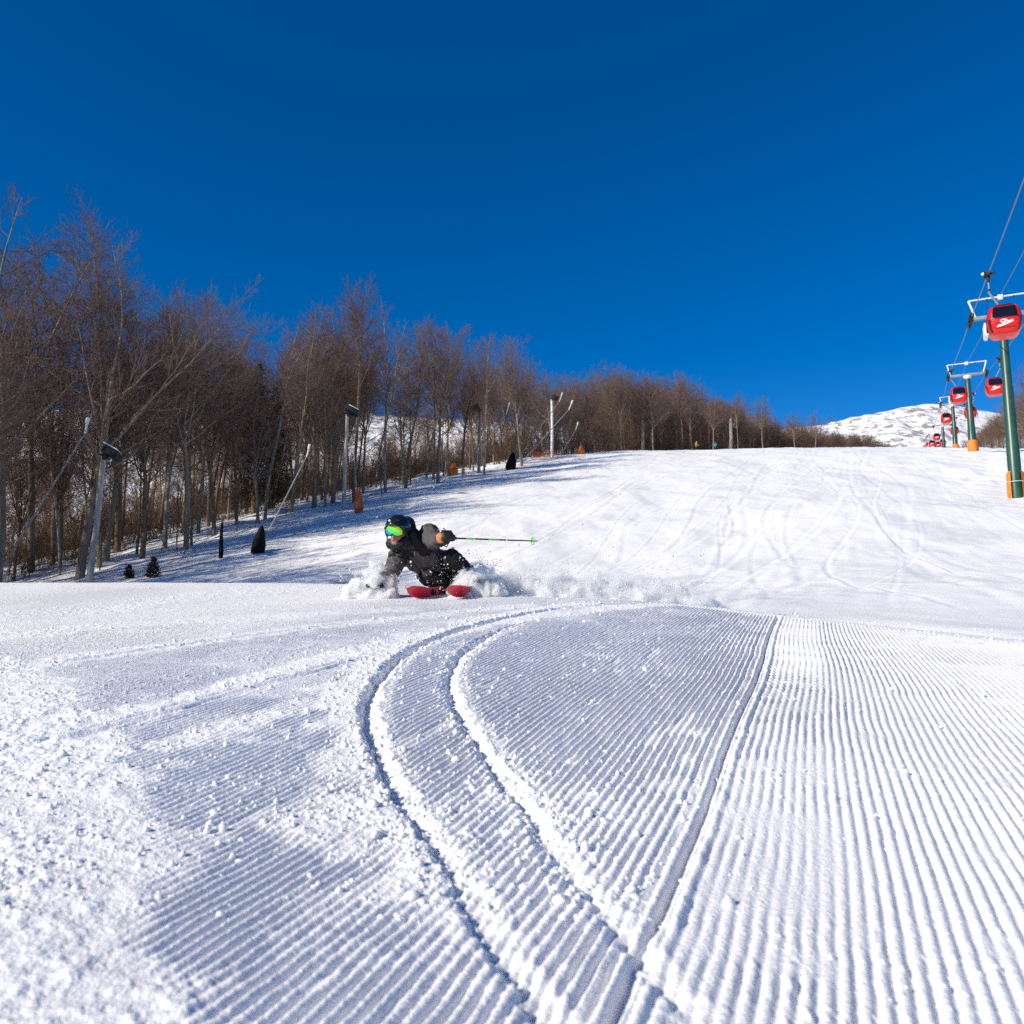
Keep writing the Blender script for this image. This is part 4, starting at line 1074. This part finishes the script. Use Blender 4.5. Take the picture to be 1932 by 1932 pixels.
# snow caught on the thighs
g_ = np.random.default_rng(3)
def snow_specks(src, n, lo, hi, rad):
    co = np.array([v.co[:] for v in src.data.vertices]); nn = np.array([v.normal[:] for v in src.data.vertices])
    sel = np.where((co[:, 2] > lo) & (co[:, 2] < hi) & (nn[:, 1] < .3))[0]; idx = g_.choice(sel, n)
    bm = bmesh.new(); bmesh.ops.create_icosphere(bm, subdivisions=1, radius=1); bv = np.array([v.co[:] for v in bm.verts]); bf = np.array([[v.index for v in f.verts] for f in bm.faces]); bm.free()
    s_ = np.exp(g_.normal(math.log(rad), .45, n))[:, None, None]
    V = bv[None] * s_ * (1 + g_.uniform(-.3, .3, (n, len(bv), 1))) + (co[idx] + nn[idx] * .002)[:, None, :]
    F = bf[None] + (np.arange(n) * len(bv))[:, None, None]
    o = link('caught_snow', np_mesh('caught_snow', V.reshape(-1, 3), F.reshape(-1, 3)), M['snow_clump'], src); o['kind'] = 'stuff'
snow_specks(bpy.data.objects['trousers'], 170, .0, .45, .0058); snow_specks(jacket, 26, .1, .7, .0045)
# helmet, goggle
def helmet():
    b = MB(); n, mrows = 36, 18; vs, fs = [], []
    for i in range(mrows + 1):
        ph = math.pi * .60 * i / mrows
        for k in range(n):
            a = 2 * math.pi * k / n; x = math.sin(ph) * math.cos(a) * .122; y = math.sin(ph) * math.sin(a) * .142 + .012; z = math.cos(ph) * .128 + .035
            fr = max(0, -math.sin(a))
            if ph > math.pi * .42: z += fr ** 2 * (ph - math.pi * .42) * .155      # brow edge is higher in front
            else: pass
            if ph > math.pi * .5: z -= (1 - fr) * (ph - math.pi * .5) * .16 * abs(math.cos(a)) ** 2   # ear pads reach lower
            vs.append(H(x, y, z))
    for i in range(mrows):
        for k in range(n): fs.append((i * n + k, (i + 1) * n + k, (i + 1) * n + (k + 1) % n, i * n + (k + 1) % n))
    b.add(vs, fs); o = b.build('helmet', M['helmet'], P)
    md = o.modifiers.new('t', 'SOLIDIFY'); md.thickness = .018; md.offset = -1
    rim = MB(); rim.tube([vs[mrows * n + (k % n)] for k in range(n + 1)], .009, 8); rim.build('helmet_rim', M['black'], o)
    for sx in (-.05, .05):
        MB().box(H(sx, -.118, .115), (.035, .012, .008), HM).build('vent', M['black'], o)
    for sx in (-.6, .6):
        MB().tube([H(sx * .19, .0, .0), H(sx * .16, -.02, -.09), H(sx * .06, -.06, -.135)], .008, 6).build('chin_strap', M['black'], o)
    bd_ = MB().ball(H(.03, -.128, .105), .011, 10, 6, (1, .35, 1)); bd_.build('badge', M['white'], o)
helmet()
gm = bpy.data.materials.new('mirror_lens'); gm.use_nodes = True; nt = gm.node_tree; b = nt.nodes['Principled BSDF']
tc = nt.nodes.new('ShaderNodeTexCoord'); sep = nt.nodes.new('ShaderNodeSeparateXYZ'); nt.links.new(tc.outputs['Generated'], sep.inputs[0])
ma = nt.nodes.new('ShaderNodeMath'); ma.operation = 'MULTIPLY_ADD'; nt.links.new(sep.outputs['Z'], ma.inputs[0]); ma.inputs[1].default_value = .75
ml = nt.nodes.new('ShaderNodeMath'); ml.operation = 'MULTIPLY'; nt.links.new(sep.outputs['X'], ml.inputs[0]); ml.inputs[1].default_value = .85
nt.links.new(ml.outputs[0], ma.inputs[2])
rp = nt.nodes.new('ShaderNodeValToRGB'); nt.links.new(ma.outputs[0], rp.inputs['Fac'])
e = rp.color_ramp.elements; e[0].position = .25; e[0].color = (.005, .06, .55, 1); e[1].position = 1.0; e[1].color = (.35, .80, .01, 1)
x_ = rp.color_ramp.elements.new(.5); x_.color = (.0, .42, .40, 1); x_ = rp.color_ramp.elements.new(.68); x_.color = (.05, .75, .03, 1)
nt.links.new(rp.outputs['Color'], b.inputs['Base Color']); b.inputs['Roughness'].default_value = .22; b.inputs['Metallic'].default_value = .15; b.inputs['Coat Weight'].default_value = .5
def goggle():
    def sheet(hw, z0, z1, off, dep):
        q = MB(); na, nz = 18, 8; vs = []
        for o_ in (0, dep):
            for j in range(nz + 1):
                for k in range(na + 1):
                    f = k / na * 2 - 1; g = j / nz * 2 - 1
                    a = f * hw; rr = .113 + off - o_; tp = 1 - .28 * abs(f) ** 3
                    zz = (z0 + z1) / 2 + g * (z1 - z0) / 2 * tp
                    if g < 0: zz += .018 * math.exp(-(f / .22) ** 2) * -g
                    vs.append(H(math.sin(a) * rr, -math.cos(a) * rr * 1.02 + .002, zz))
        N = (na + 1) * (nz + 1); fs = []
        for j in range(nz):
            for k in range(na):
                c = j * (na + 1) + k; fs.append((c, c + 1, c + na + 2, c + na + 1)); fs.append(tuple(N + v for v in (c + na + 1, c + na + 2, c + 1, c)))
        ed = [j * (na + 1) for j in range(nz + 1)] + [nz * (na + 1) + k for k in range(1, na + 1)] + [j * (na + 1) + na for j in range(nz - 1, -1, -1)] + list(range(na - 1, 0, -1))
        for a, c in zip(ed, ed[1:] + ed[:1]): fs.append((a, c, N + c, N + a))
        q.add(vs, fs); return q
    fr = sheet(.92, -.047, .060, -.004, .03).build('goggle', M['black'], P)
    sheet(.82, -.038, .052, .006, .012).build('lens', gm, fr)
    MB().tube([H(math.sin(a) * .126, -math.cos(a) * .126 * 1.05 + .02, .012 + .01 * abs(a)) for a in [.95 + k * .2 for k in range(12)]], .014, 6).build('strap', M['black'], fr)
    MB().tube([H(-math.sin(a) * .126, -math.cos(a) * .126 * 1.05 + .02, .012 + .01 * abs(a)) for a in [.95 + k * .2 for k in range(12)]], .014, 6).build('strap', M['black'], fr)
goggle()
# gloves: left hand closed round the pole grip, right hand dragging in the snow
tip_p = sk(1016, 1021, -.18)
gd = (tip_p - haL).normalized(); gup = Vector((0, -.35, .94)); gup = (gup - gd * gup.dot(gd)).normalized(); gs = gd.cross(gup).normalized()
def L3(a, b_, c): return haL + gd * a + gup * b_ + gs * c
palm = [(haL + (elL - haL) * .18, L3(0, .012, .02), .045, .048), (L3(-.03, .01, .03), L3(.045, .01, .03), .040, .036)]
fing = []
for i, (off, ln_) in enumerate(((-.040, .9), (-.014, 1.0), (.013, .97), (.038, .85))):
    k1, k2, k3, k4 = L3(off, .045, .02), L3(off, .058, -.022 * ln_ - .006), L3(off + .003, .018, -.048 * ln_), L3(off + .004, -.018, -.030 * ln_)
    fing += [(k1, k2, .0165, .0155), (k2, k3, .0155, .0145), (k3, k4, .0145, .0125)]
th = [(L3(-.045, .0, .02), L3(-.05, -.034, .0), .017, .0155), (L3(-.05, -.034, .0), L3(-.012, -.04, -.034), .0155, .0135)]
gl = skinned('glove', palm + fing + th, mat('glove_black', (.012, .014, .012), .6, noise=.3, nscale=20, bump=.3, bscale=70), P, .006, 2)
skinned('glove_back', [(haL + (elL - haL) * .30 + Vector((-.02, -.035, .002)), haL + (elL - haL) * .08 + Vector((-.045, -.045, .01)), .036, .040), (haL + Vector((-.07, -.03, -.02)), haL + Vector((-.05, -.035, -.035)), .026, .024)], M['glove_orange'], gl, .007, 2, .004, 30)
MB().tube([L3(-.02, .05, .01), L3(-.03, .085, .0), L3(-.05, .095, .01)], .005, 5).build('pull_tab', M['black'], gl)
rd = (haR - elR).normalized(); rs = Vector((1, 0, 0)); rs = (rs - rd * rs.dot(rd)).normalized(); rn = rd.cross(rs)
rf = [(haR + (elR - haR) * .35, haR + rd * .05, .046, .05)]
for off, ln_ in ((-.036, .85), (-.012, 1), (.012, .95), (.036, .8)):
    k = haR + rd * .07 + rs * off; k2 = k + (rd * .9 + rn * .3).normalized() * .045 * ln_; k3 = k2 + (rd * .6 + rn * .8).normalized() * .042 * ln_
    rf += [(k, k2, .017, .016), (k2, k3, .016, .013)]
rf += [(haR + rs * .04, haR + rs * .075 + rd * .045, .018, .015)]
skinned('glove', rf, M['black'], P, .007, 2)
# boots
bt = mat('boot_black', (.014, .014, .016), .4, noise=.3, nscale=6)
sdL = Vector((.26, .955, .115)).normalized(); sdR = Vector((.25, .96, .115)).normalized()
def edge_up(d, roll):
    u = Vector((-math.sin(roll), 0, math.cos(roll))); return (u - d * u.dot(d)).normalized()
uL, uR = edge_up(sdL, R(62)), edge_up(sdR, R(58))
ftL, ftR = sk(918, 1108, .22), sk(847, 1110, .17)
for an, ft, d, u in ((anL, ftL, sdL, uL), (anR, ftR, sdR, uR)):
    s_ = ft + u * .055
    bo = skinned('boot', [(s_ - d * .17, s_ + d * .12, .045, .05), (s_ + d * .08, s_ + d * .07 + u * .22 - d * .04, .06, .068), (s_ + d * .0, s_ + d * .05 + u * .16, .055, .062)], bt, P, .008, 2)
    for k in range(3):
        c = s_ + u * (.03 + .06 * k) - d * (.07 - .03 * k); e_ = d.cross(u)
        MB().tube([c - e_ * .062, c + u * .025 - d * .02, c + e_ * .062], .007, 5).build('buckle', M['steel'], bo)
# skis
def ski(label, foot, d, u, fwd_len, tail_len):
    e_ = d.cross(u).normalized(); b = MB(); vs, fs = [], []; n = 40; L = fwd_len + tail_len
    for i in range(n + 1):
        f = i / n; l = tail_len - L * f            # + towards the tail, - towards the tip
        wv = .041 + .022 * max(0, (f - .45) / .43) ** 1.6 + .012 * max(0, (.45 - f) / .45) ** 1.6
        if f > .88: q = (f - .88) / .12; wv = .063 * math.sqrt(max(0, 1 - q ** 2.4)) + .002
        if f < .02: wv *= .75
        rise = .11 * max(0, (f - .80) / .20) ** 1.9 + .01 * max(0, (.06 - f) / .06) ** 2
        c = foot + d * l + u * rise; th_ = .007 if f < .85 else .005
        for sx, sz in ((-1, 0), (1, 0), (1, 1), (-1, 1)): vs.append(c + e_ * wv * sx * (1 if sz == 0 else .93) + u * (th_ * 2 * sz - .004))
    for i in range(n):
        for k in range(4): fs.append((i * 4 + k, i * 4 + (k + 1) % 4, (i + 1) * 4 + (k + 1) % 4, (i + 1) * 4 + k))
    fs += [(3, 2, 1, 0), tuple(n * 4 + k for k in range(4))]; b.add(vs, fs)
    root = thing('ski', label, 'ski', SO, 0, 'pair of red skis')
    b.build('ski_body', M['ski_red'], root)
    q = MB(); Rm = Matrix((e_, d, u)).transposed()
    q.box(foot - d * .17 + u * .025, (.075, .10, .045), Rm); q.box(foot + d * .15 + u * .025, (.07, .09, .06), Rm); q.build('binding', M['dark_metal'], root)
    q = MB(); c = foot - d * (fwd_len * .52) - u * .0065      # dark graphic on the base
    q.box(c, (.05, .20, .003), Rm @ Matrix.Rotation(R(14), 3, 'Z')); q.build('base_graphic', M['black'], root)
    q = MB()
    for s_ in (-1, 1):
        q.tube([foot + d * (tail_len - L * f) + e_ * s_ * (.042 + .021 * max(0, (f - .45) / .43) ** 1.6) - u * .003 for f in [.1 + .07 * k for k in range(11)]], .0022, 5)
    q.build('steel_edge', M['steel'], root)
ski('right one of the two red skis, tipped on its edge and half in the spray', ftL, sdL, uL, .96, .72)
ski('left one of the two red skis, its round tip below the black knee', ftR, sdR, uR, .94, .74)
# pole
pr = thing('ski_pole', 'thin black ski pole with green print and basket, held out by the skier', 'ski pole', SO + haL)
g0 = -gd * .08; tp_ = tip_p - haL; Lp = tp_.length
MB().tube([g0, Vector(), gd * .10], [.016, .015, .013], 10).build('grip', M['black'], pr)
sh = MB().tube([gd * .10, gd * (Lp * .6), gd * (Lp - .02)], [.0085, .008, .0055], 10).build('shaft', M['black'], pr)
for a, c in ((.20, .30), (.44, .55)): MB().tube([gd * (Lp * a), gd * (Lp * c)], .0092, 10).build('green_print', M['pole_green'], sh)
MB().tube([gd * (Lp * .635), gd * (Lp * .645)], .009, 10).build('white_ring', M['white'], sh)
bk = MB().tube([gd * (Lp - .075), gd * (Lp - .05)], [.012, .012], 10)
for k in range(3): bk.tube([gd * (Lp - .06), gd * (Lp - .065) + (gup * math.cos(k * 2.094) + gs * math.sin(k * 2.094)) * .042], [.006, .003], 6)
rg_ = [gd * (Lp - .064) + (gup * math.cos(k * .349) + gs * math.sin(k * .349)) * .036 for k in range(19)]
bk.tube(rg_, .005, 6); bk.build('basket', M['pole_green'], pr)
MB().tube([gd * (Lp - .05), gd * Lp], [.006, .002], 8).build('tip', M['steel'], pr)
MB().tube([g0, g0 + Vector((.02, -.02, -.06)), gd * .0 + Vector((.0, -.03, -.09)), gd * .03 + Vector((0, 0, -.03))], .006, 6).build('strap', M['black'], pr)

# ------------------------------------------------------------------ powder spray
def spray():
    g = np.random.default_rng(21); parts = []
    def puff(x, y, d, r, n, sq=(1, 1, 1), size=.0040, core=1.0):
        c = np.array(SO + sk(x, y, d)); n = max(6, n // 110)
        v = g.normal(0, 1, (n, 3)); v /= np.linalg.norm(v, axis=1, keepdims=True); rad = g.uniform(0, 1, (n, 1)) ** (.42 * core) * r
        # cauliflower edge
        w = 1 + .35 * np.array([mnoise.noise(Vector(q * 2.2) + Vector((x, y, 0))) for q in v])[:, None]
        p = c + v * rad * w * np.array(sq);  parts.append((p, np.exp(g.normal(math.log(size), .45, len(p)))))
    # where the hand drags
    for x, y, r, n in ((705, 1092, .10, 9000), (690, 1096, .09, 6500), (722, 1085, .085, 7000), (735, 1070, .065, 4500), (742, 1056, .04, 1800), (712, 1078, .07, 3500), (675, 1100, .07, 3000), (728, 1098, .075, 5000), (662, 1104, .05, 1200), (748, 1092, .05, 1500)):
        puff(x, y, -.42 + g.uniform(-.08, .1), r, n)
    puff(690, 1082, -.4, .24, 2600, (1.2, 1, .7), .0032)
    # thrown up by the skis: billows strung out along the carved line
    for k in range(58):
        f = (k / 57) ** 1.15; x = 862 + 420 * f; up = (44 * math.exp(-((x - 945) / 130) ** 2) + 26 + 8 * math.sin(x / 23.)) * (1 - .35 * f)
        hgt = g.uniform(.1, 1.0); y = 1121 - hgt * up; d = .12 + f * .5 + g.uniform(-.12, .35)
        r = g.uniform(.07, .13) * (1 - .25 * hgt); puff(x + g.uniform(-14, 14), y, d, r, int(5200 * (1 - .55 * f) * (1.05 - .45 * hgt)), (1.25, 1, .8))
    for k in range(16): puff(g.uniform(850, 905), g.uniform(1078, 1104), g.uniform(-.30, -.05), g.uniform(.035, .07), 1900)
    for k in range(9): puff(g.uniform(905, 935), g.uniform(1088, 1116), g.uniform(-.2, .0), g.uniform(.05, .08), 2600)
    for k in range(7): puff(850 + 7 * k, 1060 - 3 * k, .05, .05, 700, size=.0034)
    # thin veil and flung grains
    n = 1500; f = g.uniform(0, 1, n); x = 850 + 470 * f; up = g.exponential(1, n) * (34 * (1 - .3 * f)) ; y = 1120 - np.minimum(up, 110)
    u = x / 1932 - .5; v = .5 - y / 1932; dy = FL * CT - v * ST; Y = SKY0 + g.uniform(-.05, .9, n)
    parts.append((np.stack([u / dy * Y, Y, (FL * ST + v * CT) / dy * Y], -1), np.exp(g.normal(math.log(.0030), .5, n))))
    n = 900; x = g.uniform(640, 1340, n); y = 1118 - g.exponential(1, n) * 30; u = x / 1932 - .5; v = .5 - y / 1932; dy = FL * CT - v * ST; Y = SKY0 + g.uniform(-.6, .6, n)
    parts.append((np.stack([u / dy * Y, Y, (FL * ST + v * CT) / dy * Y], -1), np.exp(g.normal(math.log(.0055), .4, n))))
    P_ = np.concatenate([p for p, s in parts]); S_ = np.concatenate([s for p, s in parts])
    gz = base_h(P_[:, 0], P_[:, 1]); k = P_[:, 2] > gz - .01; P_, S_ = P_[k], S_[k]
    tet = np.array([[1, 1, 1], [1, -1, -1], [-1, 1, -1], [-1, -1, 1]]) * .75; tf = np.array([[0, 1, 2], [0, 3, 1], [0, 2, 3], [1, 3, 2]])
    N = len(P_); V = tet[None] * S_[:, None, None] * g.uniform(.5, 1.5, (N, 4, 1)) + P_[:, None, :]
    a = g.uniform(0, 6.28, N); F = tf[None] + (np.arange(N) * 4)[:, None, None]
    m = bpy.data.materials.new('powder'); m.use_nodes = True; nt = m.node_tree; b = nt.nodes['Principled BSDF']; out = nt.nodes['Material Output']
    b.inputs['Base Color'].default_value = (.965, .967, .97, 1); b.inputs['Roughness'].default_value = .9; b.inputs['Specular IOR Level'].default_value = .0
    tr = nt.nodes.new('ShaderNodeBsdfTranslucent'); tr.inputs['Color'].default_value = (.965, .967, .97, 1); mx = nt.nodes.new('ShaderNodeMixShader'); mx.inputs[0].default_value = .5
    nt.links.new(b.outputs[0], mx.inputs[1]); nt.links.new(tr.outputs[0], mx.inputs[2]); nt.links.new(mx.outputs[0], out.inputs['Surface'])
    o = link('flung_snow', np_mesh('flung_snow', V.reshape(-1, 3), F.reshape(-1, 3), False), m)
    tag(o, 'single white grains of snow flung up around the skier', 'snow', kind='stuff')
spray()
def cloud(name, label, A, B, depth, height, D, prof, nscale, seed, low=.0, nw=.75):
    """a box of air along the ground from A to B filled with billowing powder; the density lives in world space"""
    A, B = Vector(A), Vector(B); d = (B - A); d.z = 0; L = d.length; d.normalize(); nrm = Vector((-d.y, d.x, 0))
    bm = bmesh.new(); bmesh.ops.create_cube(bm, size=1)
    me = bpy.data.meshes.new(name); bm.to_mesh(me); bm.free()
    m = bpy.data.materials.new(name); m.use_nodes = True; nt = m.node_tree; nt.nodes.remove(nt.nodes['Principled BSDF'])
    pv = nt.nodes.new('ShaderNodeVolumePrincipled'); nt.links.new(pv.outputs[0], nt.nodes['Material Output'].inputs['Volume'])
    pv.inputs['Color'].default_value = (.994, .995, .997, 1); pv.inputs['Anisotropy'].default_value = .1
    tc = nt.nodes.new('ShaderNodeTexCoord'); sp = nt.nodes.new('ShaderNodeSeparateXYZ'); nt.links.new(tc.outputs['Generated'], sp.inputs[0])
    geo = nt.nodes.new('ShaderNodeNewGeometry')
    mp = nt.nodes.new('ShaderNodeMapping'); mp.inputs['Location'].default_value = (seed, seed * .7, 0); nt.links.new(geo.outputs['Position'], mp.inputs['Vector'])
    n = nt.nodes.new('ShaderNodeTexNoise'); n.inputs['Scale'].default_value = nscale; n.inputs['Detail'].default_value = 6; n.inputs['Roughness'].default_value = .52; n.inputs['Distortion'].default_value = .5
    nt.links.new(mp.outputs['Vector'], n.inputs['Vector'])
    def mth(op, a, b=None, c=None):
        q = nt.nodes.new('ShaderNodeMath'); q.operation = op
        for k, v in enumerate((a, b, c)):
            if v is None: continue
            if isinstance(v, (int, float)): q.inputs[k].default_value = v
            else: nt.links.new(v, q.inputs[k])
        return q.outputs[0]
    cu = nt.nodes.new('ShaderNodeFloatCurve'); cv = cu.mapping.curves[0]
    while len(cv.points) > 2: cv.points.remove(cv.points[1])
    for k, (px, py) in enumerate(prof):
        if k == 0: cv.points[0].location = (px, py)
        elif k == len(prof) - 1: cv.points[-1].location = (px, py)
        else: cv.points.new(px, py)
    cu.mapping.update(); nt.links.new(sp.outputs['X'], cu.inputs['Value'])
    hgt = mth('DIVIDE', sp.outputs['Z'], mth('MAXIMUM', cu.outputs['Value'], .02))       # height over the local top of the cloud
    yy = mth('MULTIPLY', mth('SUBTRACT', sp.outputs['Y'], .5), 2.0); yy = mth('MULTIPLY', yy, yy)
    ex = mth('MULTIPLY', mth('SUBTRACT', sp.outputs['X'], .5), 2.0); ex = mth('POWER', mth('ABSOLUTE', ex), 6.0)
    fall = mth('ADD', mth('MULTIPLY', mth('POWER', hgt, 1.5), .34), mth('ADD', mth('MULTIPLY', yy, .32), mth('MULTIPLY', ex, .5)))
    dens = mth('MAXIMUM', mth('SUBTRACT', mth('MULTIPLY_ADD', n.outputs['Fac'], nw, .5 * (1 - nw) - .255 + low), fall), 0.0)
    dens = mth('MULTIPLY', mth('POWER', dens, 1.15), D); nt.links.new(dens, pv.inputs['Density'])
    o = link(name, me, m); c = (A + B) / 2; zg = min(ground(A.x, A.y), ground(B.x, B.y)) - .02
    o.matrix_world = Matrix.Translation((c.x, c.y, zg + height / 2)) @ Matrix(((d.x, nrm.x, 0, 0), (d.y, nrm.y, 0, 0), (0, 0, 1, 0), (0, 0, 0, 1))) @ Matrix.Diagonal((L, depth, height, 1))
    tag(o, label, 'snow spray', kind='stuff')
cloud('snow_spray', 'long white plume of powder trailing behind the skis of the skier', SO + sk(838, 1118, -.02), SO + sk(1400, 1118, .85), 1.1, .60, 460, [(0, .75), (.09, .85), (.2, .98), (.32, .92), (.5, .82), (.75, .72), (1, .5)], 6.0, 3.0, .0, .62)
cloud('snow_spray', 'white puff of powder thrown up by the dragging hand of the skier', SO + sk(636, 1108, -.42), SO + sk(764, 1108, -.40), 0.50, .42, 800, [(0, .3), (.35, .75), (.6, .95), (.8, .8), (1, .1)], 8.5, 11.0)
cloud('snow_spray', 'white puff of powder bursting up between the two red skis', SO + sk(836, 1116, -.30), SO + sk(962, 1116, -.12), .40, .42, 750, [(0, .35), (.15, .5), (.35, .85), (.6, 1.0), (.85, .8), (1, .4)], 9.5, 23.0)

# ------------------------------------------------------------------ two skiers far up on the brow
def far_person(x, y, Y, cloth, hat, label, face):
    b = gpt(x, Y); o = skinned('person', [((-.12, 0, .08), (-.10, 0, .48), .07, .08), ((.13, .05, .08), (.11, 0, .48), .07, .08), ((-.10, 0, .48), (-.07, .02, .88), .09, .11), ((.11, 0, .48), (.08, .02, .88), .09, .11),
        ((0, .02, .9), (0, -.06, 1.38), .14, .17), ((0, -.06, 1.38), (0, -.10, 1.58), .07, .07), ((0, -.10, 1.60), (0, -.11, 1.68), .10, .10), ((-.19, -.05, 1.38), (-.34, -.12, 1.08), .07, .055), ((-.34, -.12, 1.08), (-.28, -.36, .98), .055, .045),
        ((.19, -.05, 1.38), (.34, -.12, 1.08), .07, .055), ((.34, -.12, 1.08), (.28, -.36, .98), .055, .045)], M['black'], None, .03, 2)
    o.location = b; o.rotation_euler[2] = face; tag(o, label, 'person')
    skinned('jacket', [((0, .02, .88), (0, -.06, 1.38), .17, .20), ((-.19, -.05, 1.38), (-.34, -.12, 1.08), .095, .08), ((-.34, -.12, 1.08), (-.29, -.32, 1.0), .08, .065), ((.19, -.05, 1.38), (.34, -.12, 1.08), .095, .08), ((.34, -.12, 1.08), (.29, -.32, 1.0), .08, .065)], cloth, o, .03, 2)
    MB().ball((0, -.10, 1.68), .145, 14, 9, (1, 1.1, .95)).build('helmet', hat, o)
    for s in (-1, 1):
        k = thing('ski', 'short dark ski under the %s foot of the %s' % ('left' if s < 0 else 'right', 'yellow-clad skier' if cloth == M['jacket_far_yellow'] else 'blue-clad skier'), 'ski', b, face)
        MB().tube([(s * .12, .75, .03), (s * .12, 0, .02), (s * .12, -.75, .03), (s * .12, -.92, .12)], [.045, .04, .05, .02], 6).build('ski_body', M['dark_metal'], k); MB().box((s * .12, 0, .06), (.07, .3, .06)).build('binding', M['black'], k)
far_person(1314, 840, 158, M['jacket_far_yellow'], M['jacket_far_yellow'], 'distant skier dressed in yellow, standing on the brow of the piste', .5)
far_person(1350, 840, 166, M['jacket_far_blue'], M['jacket_far_red'], 'distant skier in a blue jacket with a red hat on the brow of the piste', -.6)
